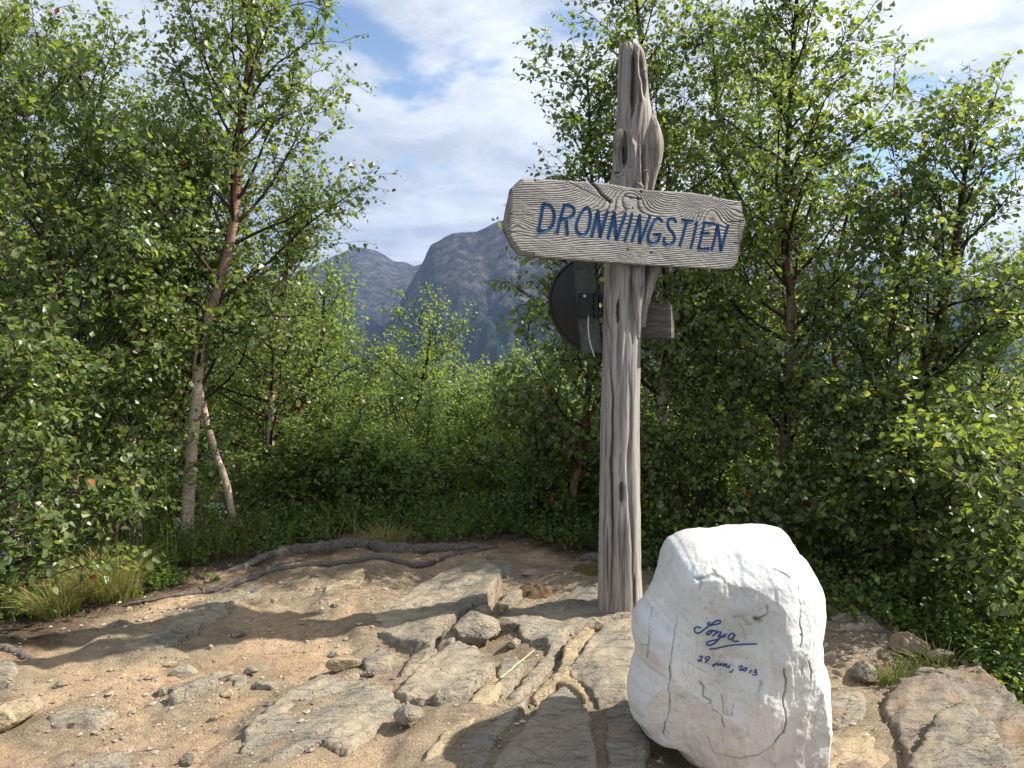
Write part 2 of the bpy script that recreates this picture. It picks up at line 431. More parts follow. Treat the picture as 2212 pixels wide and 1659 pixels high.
# mountain
m, nd, lk, bs, out = material('mountain_slope'); M['mountain'] = m
n1 = noise(nd, lk, .004, 10, .65, dist=.4); n2 = noise(nd, lk, .02, 8, .7); n4 = noise(nd, lk, .0042, 8, .6, stretch=(1.5, 1.5, .8))
geo = nd.new('ShaderNodeNewGeometry'); sx = nd.new('ShaderNodeSeparateXYZ'); lk.new(geo.outputs['Position'], sx.inputs[0])
hh = math_node(nd, lk, 'MULTIPLY', sx.outputs[2], .0013); hh = math_node(nd, lk, 'ADD', hh, n1); hh = math_node(nd, lk, 'SUBTRACT', hh, .10)
rock = ramp(nd, lk, n2, [(.36, (.014, .015, .019)), (.5, (.040, .040, .043)), (.62, (.105, .098, .095))])
veg = ramp(nd, lk, n2, [(.3, (.008, .018, .010)), (.6, (.018, .030, .022))])
c = mixc(nd, lk, ramp(nd, lk, hh, [(.36, (0, 0, 0)), (.60, (1, 1, 1))]), veg, rock)
scr = ramp(nd, lk, n4, [(.60, (0, 0, 0)), (.68, (.5, .5, .5))]); c = mixc(nd, lk, scr, c, (.09, .073, .066))
lk.new(c, bs.inputs['Base Color']); bs.inputs['Roughness'].default_value = 1; bs.inputs['Specular IOR Level'].default_value = 0
bump(nd, lk, n2, .8, 30, bs)
M['hillside'] = plain('hillside_floor', (.035, .049, .02), 1, .1, 0, 1.5, .7)
M['water'] = plain('fjord_water', (.01, .03, .04), .15, .5)

# ------------------------------------------------------------------ terrain
KNOLL = np.array([(-7, 1.8), (-3.5, 3.1), (-2.4, 3.85), (-2.0, 4.6), (-1.3, 5.3), (0, 5.4), (.43, 5.0), (1.0, 4.6), (1.56, 4.1),
                  (1.85, 3.6), (2.0, 3.1), (2.2, 2.7), (2.7, 1.7), (4, -1), (5, -6), (-9, -6)])
def height(x, y, fine=True):
    d = -poly_sd(x, y, KNOLL)
    h = -.10 * np.clip(d, 0, 1.3) - .62 * np.clip(d - 1.1, 0, None)
    far = np.clip(d - 40, 0, None); h = h + far * .25
    h = np.maximum(h, -440 + .0 * x)
    h = h + .05 * fbm(x * .7, y * .7, 3., 3) * sstep(-.1, .5, y)
    # hollow of trodden sand on the left
    h = h - .05 * np.exp(-(((x + 1.0) / .9) ** 2 + ((y - 3.3) / .35) ** 2))
    h = h - .05 * np.exp(-(((x - .75) / .35) ** 2 + ((y - 2.55) / .3) ** 2))
    return h
xs = np.arange(-4.2, 4.2, .0205); ys = np.arange(1.6, 7.2, .0205)
X, Y = np.meshgrid(xs, ys)
Z = height(X, Y)
us, vs = X * .69 + Y * .72, -X * .72 + Y * .69
Z += .018 * fbm(us * 2.2, vs * 7, 1., 4) + .008 * fbm(X * 11, Y * 11, 2., 5, .62)
q_ = fbm(us * 1.3 + 4, vs * 5, 7., 4); Z += .018 * (np.floor(q_ * 3) / 3 + sstep(0, .22, q_ * 3 - np.floor(q_ * 3)) / 3 - q_ * .6)
soil = sstep(-.55, -.05, -poly_sd(X, Y, KNOLL) + .25 * fbm(X * 2.5, Y * 2.5, 5., 3))
soil = np.clip(soil + .8 * sstep(.25, .6, fbm(X * 1.5 + 9, Y * 2, 3., 4)) * sstep(3.6, 4.2, Y + .0 * X), 0, 1)
GX, GY = X, Y
ground = mk('ground', np.stack([X, Y, Z], -1), grid_faces(*X.shape), M['ground'], None, True, {'soil': soil, 'rocky': soil * 0})
ground['kind'] = 'structure'
Zg = Z
def gz(x, y):
    i = np.clip(((np.asarray(y) - ys[0]) / .0205).astype(int), 0, len(ys) - 1)
    j = np.clip(((np.asarray(x) - xs[0]) / .0205).astype(int), 0, len(xs) - 1)
    inside = (np.asarray(y) < ys[-1]) & (np.asarray(x) > xs[0]) & (np.asarray(x) < xs[-1])
    return np.where(inside, Zg[i, j], height(np.asarray(x, float), np.asarray(y, float)))
# hillside out to the fjord and beyond, one polar sheet
rr = np.concatenate([[.01], np.geomspace(.8, 60, 70), np.geomspace(64, 14000, 60)])
aa = np.linspace(0, 2 * np.pi, 241)[:-1]
RR, AA = np.meshgrid(rr, aa, indexing='ij')
HX, HY = RR * np.sin(AA), RR * np.cos(AA) + 3
HZ = height(HX, HY)
inner = (HX > -4.1) & (HX < 4.1) & (HY > 1.7) & (HY < 7.1)
HZ = np.where(inner, HZ - .35, HZ - .02)
hs = mk('hillside', np.stack([HX, HY, HZ], -1), grid_faces(*RR.shape, wrap=True), M['hillside'], None, True)
hs['kind'] = 'structure'
wq = mk('fjord', [(-14000, -14000, -437), (14000, -14000, -437), (14000, 14000, -437), (-14000, 14000, -437)], [(0, 1, 2, 3)], M['water'])
wq['kind'] = 'structure'

# ------------------------------------------------------------------ mountains
def mountain(name, sil, dist, back, foot, seed, az_pad=.12):
    px = np.array([s[0] for s in sil], float); py = np.array([s[1] for s in sil], float)
    az = (px - 1106) * K; el = np.array([rayd(a, b)[2] for a, b in sil])
    A = np.linspace(az.min(), az.max(), 330)
    E = np.interp(A, az, el)
    k = np.hanning(5); k /= k.sum(); E = np.convolve(np.pad(E, 2, 'edge'), k, 'valid')
    t = np.linspace(0, 1, 150)
    fr = np.linspace(foot, dist, 90); bk = np.linspace(dist, back, 22)[1:]
    Yv = np.concatenate([fr, bk])
    AA_, YY = np.meshgrid(A, Yv)
    Hc = CAMZ + E[None] * dist
    base = -440.
    f = np.where(YY <= dist, (YY - foot) / (dist - foot), 1 - (YY - dist) / (back - dist))
    f = np.clip(f, 0, 1)
    prof = np.where(YY <= dist, .35 * f + .65 * f ** 1.6, sstep(0, 1, f))
    XX = AA_ * YY
    H = base + (Hc - base) * prof
    amp = np.sin(np.clip(f, 0, 1) * np.pi) ** 1.4
    rid = fbm(AA_ * 22 + seed + .3 * f, f * 2.0, seed, 6, .55, True)
    H = H + amp * (rid * .7 + .3 * fbm(AA_ * 55, f * 6.0, seed + 5, 5, .6, True) - .6) * (85 if dist > 4000 else 62) + amp * fbm(XX * .004, YY * .004, seed, 5) * 60
    H += fbm(AA_ * 60, f * 9, seed + 3, 4) * 7 * sstep(.4, .9, f)
    o = mk(name, np.stack([XX, YY, H], -1), grid_faces(*XX.shape), M['mountain'], None, True)
    o['kind'] = 'structure'
    return o
mountain('mountain', [(-900, 760), (-300, 700), (100, 690), (350, 650), (600, 610), (690, 572), (735, 549), (770, 533), (800, 537), (830, 548), (858, 566), (884, 566), (897, 578),
                      (915, 568), (950, 590), (1100, 640), (1400, 700)], 5200, 7500, 2400, 3.3)
mountain('mountain', [(650, 1000), (780, 800), (860, 660), (900, 588), (912, 575), (919, 563), (921, 545), (930, 532), (950, 520), (975, 506), (995, 500), (1020, 502), (1045, 494), (1066, 483),
                      (1095, 476), (1200, 455), (1400, 470), (1600, 520), (1800, 575), (2000, 590), (2150, 615), (2300, 640), (2600, 700), (3100, 760)], 3300, 5600, 1500, 11.7)

# haze
hz = mk('haze', [(x, y, z) for z in (-445, 900) for x, y in ((-7800, -300), (7800, -300), (7800, 7900), (-7800, 7900))],
        [(0, 3, 2, 1), (4, 5, 6, 7), (0, 1, 5, 4), (1, 2, 6, 5), (2, 3, 7, 6), (3, 0, 4, 7)])
hz['kind'] = 'stuff'
m = bpy.data.materials.new('haze'); m.use_nodes = True; nd, lk = m.node_tree.nodes, m.node_tree.links
nd.remove(nd['Principled BSDF'])
pv = nd.new('ShaderNodeVolumePrincipled'); pv.inputs['Color'].default_value = (.40, .56, .92, 1); pv.inputs['Density'].default_value = .00006
pv.inputs['Anisotropy'].default_value = .2
lk.new(pv.outputs[0], nd['Material Output'].inputs['Volume']); hz.data.materials.append(m)
m.cycles.homogeneous_volume = True

# ------------------------------------------------------------------ bedrock slabs (pieces of the ground)
def z4(x, y): return (691 + x * .3402, 1094.4 + y * .3402)
def z3(x, y): return (x * .3402, 1094.4 + y * .3402)
def z5(x, y): return (1728 + x * .3403, 1094.4 + y * .3403)
def heightpatch(name, px, h0, tx, ty, mat, parent, edge=.02, seed=0, res=.013, fol=.014, rough=.02, depth=.16, zref=0., lip=None):
    P = np.array([G(a, b, zref + h0 * .6)[:2] for a, b in px]); c = P.mean(0)
    lo, hi = P.min(0) - .06, P.max(0) + .06
    gx, gy = np.arange(lo[0], hi[0], res), np.arange(lo[1], hi[1], res)
    X, Y = np.meshgrid(gx, gy)
    d = poly_sd(X, Y, P) + rough * fbm(X * 7 + seed, Y * 7, seed, 4, .6)
    u, v = X * .69 + Y * .72, -X * .72 + Y * .69
    ter = fbm(u * 1.6 + seed, v * 6, seed * 1.3, 4)
    q = .35
    ter = (np.floor(ter / q) + sstep(.0, .35, ter / q - np.floor(ter / q))) * q * .6 + ter * .4
    top = zref + h0 + tx * (X - c[0]) + ty * (Y - c[1]) + fol * ter + .005 * fbm(X * 18, Y * 18, seed, 4, .6)
    top = top - .006 * (1 - sstep(0, .03, d)) ** 2
    fac = fbm(u * 2.6 + seed, v * 3.4, seed + 9., 2); top = top + fol * .9 * np.abs(fac) - fol * .3
    bot = zref - depth
    s = sstep(-edge * .3, edge * .7, d)
    Z = bot + (top - bot) * s
    F = grid_faces(*X.shape); keep = (d.ravel()[F] > -edge).any(1); F = F[keep]
    used = np.unique(F); mp = np.zeros(X.size, int); mp[used] = np.arange(len(used))
    V = np.stack([X, Y, Z], -1).reshape(-1, 3)[used]
    return mk(name, V, mp[F], mat, parent, True)
slabs = [
 # name, polygon, h0, tilt x, tilt y, material
 ([z4(*p) for p in ((250,700),(480,560),(700,462),(1005,365),(1035,372),(1165,470),(1100,600),(1060,640),(900,700),(760,800),(712,885),(560,860),(330,775))], .10, .07, .02, 'rock'),
 ([z4(*p) for p in ((722,885),(770,815),(905,712),(1070,630),(1098,690),(985,725),(850,885))], .085, .08, .0, 'rock'),
 ([z4(*p) for p in ((0,560),(90,470),(200,388),(300,400),(285,500),(180,590),(40,640))], .06, .05, .0, 'rock_yellow'),
 ([z4(*p) for p in ((290,600),(300,520),(400,490),(560,430),(560,470),(430,560))], .04, .05, .0, 'rock'),
 ([z4(*p) for p in ((465,1205),(560,1090),(700,985),(870,905),(1000,940),(1128,1040),(1010,1165),(830,1245),(620,1245))], .13, .02, .06, 'rock'),
 ([z4(*p) for p in ((480,1070),(560,935),(700,888),(785,910),(640,1012))], .05, .03, .0, 'rock'),
 ([z4(*p) for p in ((250,960),(380,885),(500,930),(460,1010),(280,1060))], .03, .03, .0, 'rock'),
 ([z4(*p) for p in ((5,1050),(190,1110),(380,1160),(480,1240),(535,1320),(400,1420),(180,1605),(0,1560),(-330,1660),(-560,1640),(-500,1440),(-300,1240))], .095, .04, -.03, 'rock'),
 ([z4(*p) for p in ((515,1240),(700,1290),(755,1400),(700,1480),(560,1560),(480,1520),(600,1400))], .07, .05, .02, 'rock'),
 ([z4(*p) for p in ((560,1720),(740,1490),(930,1270),(1110,1060),(1190,1160),(1010,1370),(830,1560),(700,1740))], .085, .03, .0, 'rock_yellow'),
 ([z4(*p) for p in ((1110,1075),(1150,965),(1325,1000),(1275,1100),(1150,1225),(1090,1150))], .075, .05, .0, 'rock'),
 ([z4(*p) for p in ((1170,1230),(1290,1100),(1440,905),(1490,770),(1590,780),(1540,930),(1400,1120),(1270,1270))], .055, .03, .0, 'rock'),
 ([z4(*p) for p in ((1310,1235),(1490,1060),(1560,880),(1660,770),(1770,790),(1690,920),(1630,1060),(1500,1170),(1370,1260))], .08, .03, .0, 'rock_yellow'),
 ([z4(*p) for p in ((1040,1720),(1140,1560),(1350,1350),(1460,1230),(1560,1180),(1700,1290),(1750,1400),(1790,1720))], .12, .03, .01, 'rock_grey'),
 ([z4(*p) for p in ((715,1740),(860,1560),(1030,1380),(1290,1260),(1340,1270),(1210,1450),(1020,1740))], .07, .04, .0, 'rock'),
 ([z4(*p) for p in ((1450,1140),(1480,1090),(1580,1095),(1690,1190),(1700,1280),(1570,1175))], .09, .05, .04, 'rock_yellow'),
 ([z4(*p) for p in ((1560,1060),(1680,900),(1790,790),(1990,730),(2020,900),(1970,1100),(1960,1240),(1740,1290),(1700,1180),(1600,1100))], .085, .02, .03, 'rock'),
 ([z4(*p) for p in ((1130,690),(1300,640),(1500,600),(1640,500),(1780,480),(2060,560),(2040,680),(1960,720),(1700,760),(1560,800),(1460,890),(1290,850),(1220,760))], .07, .02, .0, 'rock_grey'),
 ([z4(*p) for p in ((1790,1300),(1960,1255),(2060,1400),(2100,1520),(2060,1720),(1800,1720))], .07, .02, .0, 'rock_grey'),
 ([z4(*p) for p in ((1000,395),(1180,345),(1240,420),(1200,465),(1110,440))], .07, .03, .0, 'rock'),
 ([z4(*p) for p in ((1120,620),(1200,545),(1285,530),(1275,590),(1140,680))], .08, .03, .0, 'rock_grey'),
 ([z4(*p) for p in ((1480,470),(1560,420),(1660,410),(1600,480),(1490,520))], .05, .0, .0, 'rock_grey'),
 ([z3(*p) for p in ((640,885),(720,810),(860,790),(1045,770),(1300,640),(1420,630),(1460,700),(1300,790),(1040,905),(860,920))], .045, .05, .02, 'rock'),
 ([z3(*p) for p in ((1040,735),(1260,640),(1500,545),(1640,505),(1690,545),(1480,640),(1290,690),(1060,745))], .075, .05, .0, 'rock'),
 ([z3(*p) for p in ((1680,590),(1800,510),(1960,440),(2020,480),(1900,540),(1740,610))], .07, .05, .0, 'rock_yellow'),
 ([z3(*p) for p in ((700,790),(760,735),(800,745),(760,775))], .05, .0, .0, 'rock_grey'),
 ([z3(*p) for p in ((-60,985),(90,990),(125,1030),(80,1110),(-60,1120))], .05, .03, .0, 'rock'),
 ([z3(*p) for p in ((1040,1215),(1240,1105),(1390,1085),(1398,1150),(1230,1190),(1090,1245))], .049, .05, .0, 'rock'),
 ([z3(*p) for p in ((1425,1080),(1500,1045),(1585,1060),(1590,1100),(1480,1130))], .035, .03, .0, 'rock'),
 ([z3(*p) for p in ((250,1350),(420,1290),(640,1280),(760,1330),(600,1400),(330,1420))], .018, .0, .0, 'rock'),
 ([z3(*p) for p in ((430,1640),(520,1580),(820,1600),(850,1720),(450,1720))], .05, .03, .0, 'rock'),
 ([z5(*p) for p in ((140,1250),(380,1180),(445,1235),(420,1400),(300,1440),(140,1460))], .06, .02, .0, 'rock'),
 ([z5(*p) for p in ((150,1480),(420,1420),(640,1480),(620,1760),(140,1760))], .05, .02, .0, 'rock_yellow'),
 ([z5(*p) for p in ((130,860),(260,700),(420,680),(560,800),(590,900),(400,980),(130,1000))], .05, .0, .0, 'rock'),
]
rk = np.full(GX.shape, -9.)
for P, h0, tx, ty, mt in slabs:
    rk = np.maximum(rk, poly_sd(GX, GY, np.array([G(a, b, h0 * .4)[:2] for a, b in P])))
rocky = sstep(-.24, -.02, rk + .16 * fbm(GX * 3, GY * 3, 6., 4))
BR = np.array([G(*z4(*p))[:2] for p in ((240,760),(480,545),(1000,350),(1240,400),(1500,400),(2300,380),(2400,1300),(2400,1760),(560,1760),(500,1250),(560,1000))])
rocky = np.maximum(rocky, sstep(-.06, .06, poly_sd(GX, GY, BR) + .12 * fbm(GX * 3, GY * 3, 16., 3)))
Zg += .032 * sstep(-.12, .0, rk + .05 * fbm(GX * 5, GY * 5, 6., 3)) 
_co = np.stack([GX, GY, Zg], -1).astype(np.float32); ground.data.vertices.foreach_set('co', _co.ravel()); ground.data.update()
ground.data.attributes['rocky'].data.foreach_set('value', rocky.astype(np.float32).ravel())
for i, (P, h0, tx, ty, mt) in enumerate(slabs):
    heightpatch('rock_slab', P, h0 * .62, tx * 1.7, ty, M[mt], ground, seed=i * 3.7 + 1, edge=.013, zref=.004, fol=.024, rough=.013, res=.011)

# big boulders at the right edge (things)
def boulder(px, h0, tx, ty, mat, label, seed, **kw):
    o = heightpatch('boulder', px, h0, tx, ty, M[mat], None, seed=seed, edge=.035, depth=.25, **kw)
    return tag(o, label, 'boulder')
b1 = boulder([z5(*p) for p in ((480,1240),(600,1120),(720,1050),(960,1035),(1150,1050),(1350,1190),(1440,1260),(1560,1400),(1600,1800),(640,1800),(620,1560),(490,1340))], .07, .02, .04, 'rock_rust',
             'large rusty orange and grey boulder at the lower right edge of the ledge', 5.5, fol=.03)
b2 = boulder([z5(*p) for p in ((600,1760),(680,1570),(790,1420),(960,1290),(1090,1290),(1280,1450),(1400,1640),(1450,1800))], .115, .03, .02, 'rock_grey',
             'grey wedge of rock lying on top of the rusty boulder in the lower right corner', 9.1, fol=.03)

def loose(px, py, w, h, mat, label, seed, asp=1.5, rot=.6, z0=0., flat=.6, tri=(22, 16), name='loose_stone', cat='stone'):
    c = G(px, py); rs = np.random.RandomState(seed); w *= .88; h *= .85
    nt, npz = 36, 24
    th = np.linspace(0, 2 * np.pi, nt, endpoint=False); ph = np.linspace(0, np.pi, npz)
    PH, TH = np.meshgrid(ph, th, indexing='ij')
    D = np.stack([np.sin(PH) * np.cos(TH), np.sin(PH) * np.sin(TH), np.cos(PH)], -1)
    r = np.full(PH.shape, 1.)
    for k in range(14):
        n = rs.normal(size=3); n /= np.linalg.norm(n); dd = D @ n; lim = rs.uniform(.62, .9)
        r = np.minimum(r, np.where(dd > .05, lim / np.maximum(dd, .05), 9))
    V = D * r[..., None]
    V = V * np.array([w / 2 * 1.15, w / 2 / asp * 1.15, h / 2 * 1.2])
    V += .05 * min(w, h) * np.stack([fbm(V[..., 0] * 25, V[..., 1] * 25, V[..., 2] * 25 + k * 7., 3) for k in range(3)], -1)
    ca, sa = math.cos(rot), math.sin(rot)
    V = np.stack([V[..., 0] * ca - V[..., 1] * sa, V[..., 0] * sa + V[..., 1] * ca, V[..., 2]], -1)
    gx, gy = c[0], c[1]; zz = float(gz(gx, gy))
    V += np.array([gx, gy, zz + z0 + h * .32])
    o = mk(name, V, grid_faces(npz, nt, True), M[mat], None, False)
    return tag(o, label, cat)
loose(*z4(975, 850), .28, .16, 'rock', 'tan triangular block wedged beside the split slab edge', 3, 1.15, .3, .02)
loose(*z4(162, 1010), .17, .07, 'rock_yellow', 'sandy brick-shaped stone lying on the sand left of the middle rock', 5, 2.4, .12)
loose(*z4(88, 912), .055, .035, 'rock_grey', 'small grey oval stone just behind the brick-shaped stone', 6, 1.5, .2)
loose(*z4(128, 930), .035, .03, 'rock_rust', 'small brown stone touching the grey oval stone', 8, 1.2, 1.2)
loose(*z4(268, 1118), .049, .035, 'rock_grey', 'pale greenish pebble near the corner of the big flat slab', 9, 1.2, 0)
loose(*z4(200, 1085), .09, .03, 'rock_yellow', 'flat tan stone half sunk in sand in front of the brick-shaped stone', 10, 1.6, .3)
loose(*z4(310, 1070), .08, .03, 'rock_rust', 'reddish flat stone chip right of the brick-shaped stone', 33, 2.2, .3)
loose(*z4(1195, 790), .19, .09, 'rock_rust', 'reddish brown flat stone behind the triangular block', 11, 2.0, -.7)
loose(*z4(1235, 885), .09, .06, 'rock', 'small tan stone tucked under the reddish brown flat stone', 12, 1.4, .4)
loose(*z4(1785, 775), .17, .06, 'rock_grey', 'dark brown flat stone at the foot of the wooden post', 13, 2.2, -.1)
loose(*z4(758, 1320), .06, .07, 'rock', 'pale upright stone in the gap beside the yellow ridge', 14, 1.5, 1.0)
loose(*z4(1085, 345), .07, .04, 'rock_rust', 'pinkish brown stone behind the top of the tilted slab', 15, 1.4, .3)
loose(*z4(1340, 450), .16, .04, 'rock', 'flat brown stone on dark soil left of the post', 16, 1.8, .4)
loose(*z4(565, 1480), .11, .08, 'rock_grey', 'angular dark grey stone on the root mat beside the flat slab', 18, 1.2, .2, .03)
loose(*z3(115, 1350), .20, .11, 'rock_yellow', 'upright yellowish stone standing in sand at the far left', 21, 1.9, 1.15, .02)
loose(*z3(1510, 820), .075, .05, 'rock_rust', 'orange brown stone in the shadowed sand hollow', 22, 1.3, .2)
loose(*z3(1337, 884), .027, .025, 'rock_yellow', 'tiny round white pebble in the shadowed sand', 23, 1.1, 0)
loose(*z3(1085, 970), .08, .03, 'rock_yellow', 'pale pointed stone chip at the lower edge of the long shadow', 24, 2, .2)
loose(*z3(1170, 1010), .14, .045, 'rock', 'low tan stone beside the pale chip at the shadow edge', 25, 1.6, .1)
loose(*z3(385, 1100), .06, .035, 'rock_grey', 'dark grey stone on sunlit sand at left below the shadow', 26, 1.5, .4)
loose(*z3(1030, 1145), .05, .045, 'rock', 'small upright tan stone left of the low wedge slab', 27, 1.2, 1.1)
loose(*z3(1120, 1135), .08, .03, 'rock', 'flat tan stone between the small upright stone and the wedge slab', 28, 1.8, .2)
loose(*z3(1395, 1065), .11, .03, 'rock', 'flat pale stone with a dark underside above the wedge slab', 29, 1.7, .2)
loose(*z3(1595, 1050), .07, .03, 'rock_grey', 'small brown stone at the right end of the loose row on sand', 30, 1.8, -.2)
loose(*z3(1680, 1140), .12, .035, 'rock', 'flat sharp-edged stone with dark shadow above the big flat slab', 31, 2.4, .1)
loose(*z3(1445, 1190), .06, .03, 'rock_yellow', 'little tan stone with dark side below the loose row', 35, 1.5, .1)
loose(*z3(1380, 1325), .06, .035, 'rock_yellow', 'rounded tan stone alone on open sand left of the flat slab', 36, 1.5, .1)
loose(*z3(1185, 1630), .06, .05, 'rock_grey', 'grey stone at the bottom edge of the sand', 37, 1.3, .1)
loose(*z3(820, 655), .04, .03, 'rock_yellow', 'small orange pebble beside the thin root at left', 38, 1.3, .1)
loose(*z3(2125, 670), .05, .03, 'rock_rust', 'small reddish stone on the orange sand patch', 39, 1.3, .1)
loose(*z5(415, 1090), .17, .09, 'rock', 'tan angular stone on gravel between the white rock and the rusty boulder', 41, 1.5, .9, .01)
loose(*z5(690, 930), .20, .12, 'rock_rust', 'orange topped dark stone under the birch leaves at right', 42, 1.4, .2, .01)
loose(*z5(890, 975), .14, .06, 'rock', 'flat pinkish stone behind the grass at the top of the rusty boulder', 43, 2., .1, .02)
loose(*z5(265, 775), .13, .06, 'rock_grey', 'dark stone in leaf shade close to the right side of the white rock', 44, 1.8, .2)
loose(*z5(190, 1460), .10, .03, 'rock_rust', 'low reddish stone beside the foot of the white rock', 45, 1.6, .1)
loose(*z4(840, 885), .05, .04, 'rock_grey', 'small stone in the dark gap under the split slab edge', 46, 1.3, .1)

# pebbles and grit : one scattered mass
rs = np.random.RandomState(3)
n = 17000
pxx = rs.uniform(-2.7, 2.1, n); pyy = rs.uniform(2.05, 5.2, n)
dd = poly_sd(pxx, pyy, KNOLL); cl = fbm(pxx * 1.6, pyy * 1.6, 8., 3)
ok = (dd > .05) & (cl + rs.uniform(-.5, .5, n) > -.12); pxx, pyy = pxx[ok], pyy[ok]; n = len(pxx)
sz = .0024 + .0040 * rs.rand(n) ** 2 + .010 * (rs.rand(n) ** 14)
ico = np.array([(0, 0, 1), (1, 0, .2), (.31, .95, .1), (-.81, .59, .2), (-.81, -.59, .1), (.31, -.95, .2), (0, 0, -.7)])
V = ico[None] * (sz[:, None, None] * rs.uniform(.7, 1.3, (n, 7, 1))) * np.stack([rs.uniform(.8, 1.5, n), rs.uniform(.8, 1.5, n), rs.uniform(.4, .8, n)], -1)[:, None]
V += np.stack([pxx, pyy, gz(pxx, pyy) + sz * .3], -1)[:, None]
t1 = np.array([(0, 1, 2), (0, 2, 3), (0, 3, 4), (0, 4, 5), (0, 5, 1), (6, 2, 1), (6, 3, 2), (6, 4, 3), (6, 5, 4), (6, 1, 5)])
T = (t1[None] + (np.arange(n) * 7)[:, None, None]).reshape(-1, 3)
gv = mk('gravel', V, None, M['pebble'], None, False, {'tint': np.repeat(rs.rand(n), 7)}, T=T); gv['kind'] = 'stuff'
tag(gv, 'fine grit and pebbles scattered over the sandy ledge', 'gravel')

# ------------------------------------------------------------------ white quartz stone
def z2(x, y): return (1267.2 + x * .3403, 1094.4 + y * .3403)
SY = 2.6
OUT = [(1020,118),(1100,120),(1180,125),(1240,145),(1272,175),(1290,210),(1330,290),(1410,370),(1445,430),(1472,490),(1475,640),(1458,740),(1456,860),(1462,930),(1492,985),
       (1500,1200),(1497,1500),(1482,1660),(1440,1760),(1250,1790),(1000,1750),(790,1665),(680,1602),(600,1560),(560,1500),(490,1450),(400,1437),(345,1400),(300,1330),
       (276,1290),(265,1130),(300,1000),(322,930),(300,850),(288,770),(292,690),(335,640),(380,590),(430,500),(462,420),(485,290),(515,222),(560,190),(620,163),(720,143),(800,152),(840,148),(900,126)]
OW = np.array([W(*z2(*p), SY) for p in OUT]); cc = np.array([W(*z2(880, 950), SY)])[0]
ang = np.arctan2(OW[:, 2] - cc[2], OW[:, 0] - cc[0]); rad = np.hypot(OW[:, 2] - cc[2], OW[:, 0] - cc[0])
o_ = np.argsort(ang); ang, rad = ang[o_], rad[o_]
NP = 580
phi = np.linspace(-np.pi, np.pi, NP, endpoint=False)
rb = np.interp(phi, np.concatenate([ang - 2 * np.pi, ang, ang + 2 * np.pi]), np.tile(rad, 3))
k = np.hanning(9); k /= k.sum(); rb = np.convolve(np.concatenate([rb[-4:], rb, rb[:4]]), k, 'valid')
sf = np.linspace(.004, 1, 175) ** .85; sbk = np.linspace(1, .02, 40)[1:]
S = np.concatenate([sf, sbk]); front = np.concatenate([np.ones(len(sf)), -np.ones(len(sbk))])
SS, PHI = np.meshgrid(S, phi, indexing='ij'); FR = np.repeat(front[:, None], NP, 1)
XX = cc[0] + SS * rb[None] * np.cos(PHI); ZZ = cc[2] + SS * rb[None] * np.sin(PHI)
TH = .27
prof = (1 - np.clip(SS, 0, 1) ** 3.2) ** .55
YY = SY - FR * TH * prof
lx = XX - cc[0]; lz = ZZ - cc[2]
# planes chiselled off the front: (nx, ny, nz, d)
P3 = np.stack([lx, YY - SY, lz], -1)
for (nx, ny, nz, d) in ((-.55, -.83, .02, .295), (-.16, -.98, .09, .243), (.55, -.83, .05, .335), (0, -.78, .62, .405), (-.35, -.7, .6, .43), (.1, -.85, -.5, .36), (-.8, -.2, -.55, .42), (.5, -.6, .62, .44), (.25, -.95, -.15, .262), (-.38, -.9, -.28, .268), (.1, -.88, .45, .345), (.8, -.58, -.1, .40), (-.6, -.62, .5, .42)):
    n_ = np.array([nx, ny, nz]); n_ /= np.linalg.norm(n_); ex = P3 @ n_ - d
    ex = np.where(ex > 0, ex * .93, 0); P3 = P3 - ex[..., None] * n_ * np.array([0, 1, 0]) / max(.35, abs(n_[1]))
XX, YY, ZZ = P3[..., 0] + cc[0], P3[..., 1] + SY, P3[..., 2] + cc[2]
bmpf = .010 * fbm(lx * 5 + 3, lz * 4, YY * 5, 3) + .006 * fbm(lx * 13, lz * 9, YY * 12, 5, .5) 
st = fbm(lx * 6 + .4 * fbm(lx * 3, lz * 3), lz * 1.2, 4.); stq = np.floor(st * 3) / 3 + sstep(.0, .25, st * 3 - np.floor(st * 3)) / 3
bmpf = bmpf + .008 * (stq - st * .5)
amt = 1.0 - .75 * sstep(.9, 1., SS)
YY = YY - FR * bmpf * amt
edge_n = .006 * fbm(np.cos(PHI) * 6, np.sin(PHI) * 6, 2., 4)
XX += edge_n * np.cos(PHI) * SS; ZZ += edge_n * np.sin(PHI) * SS
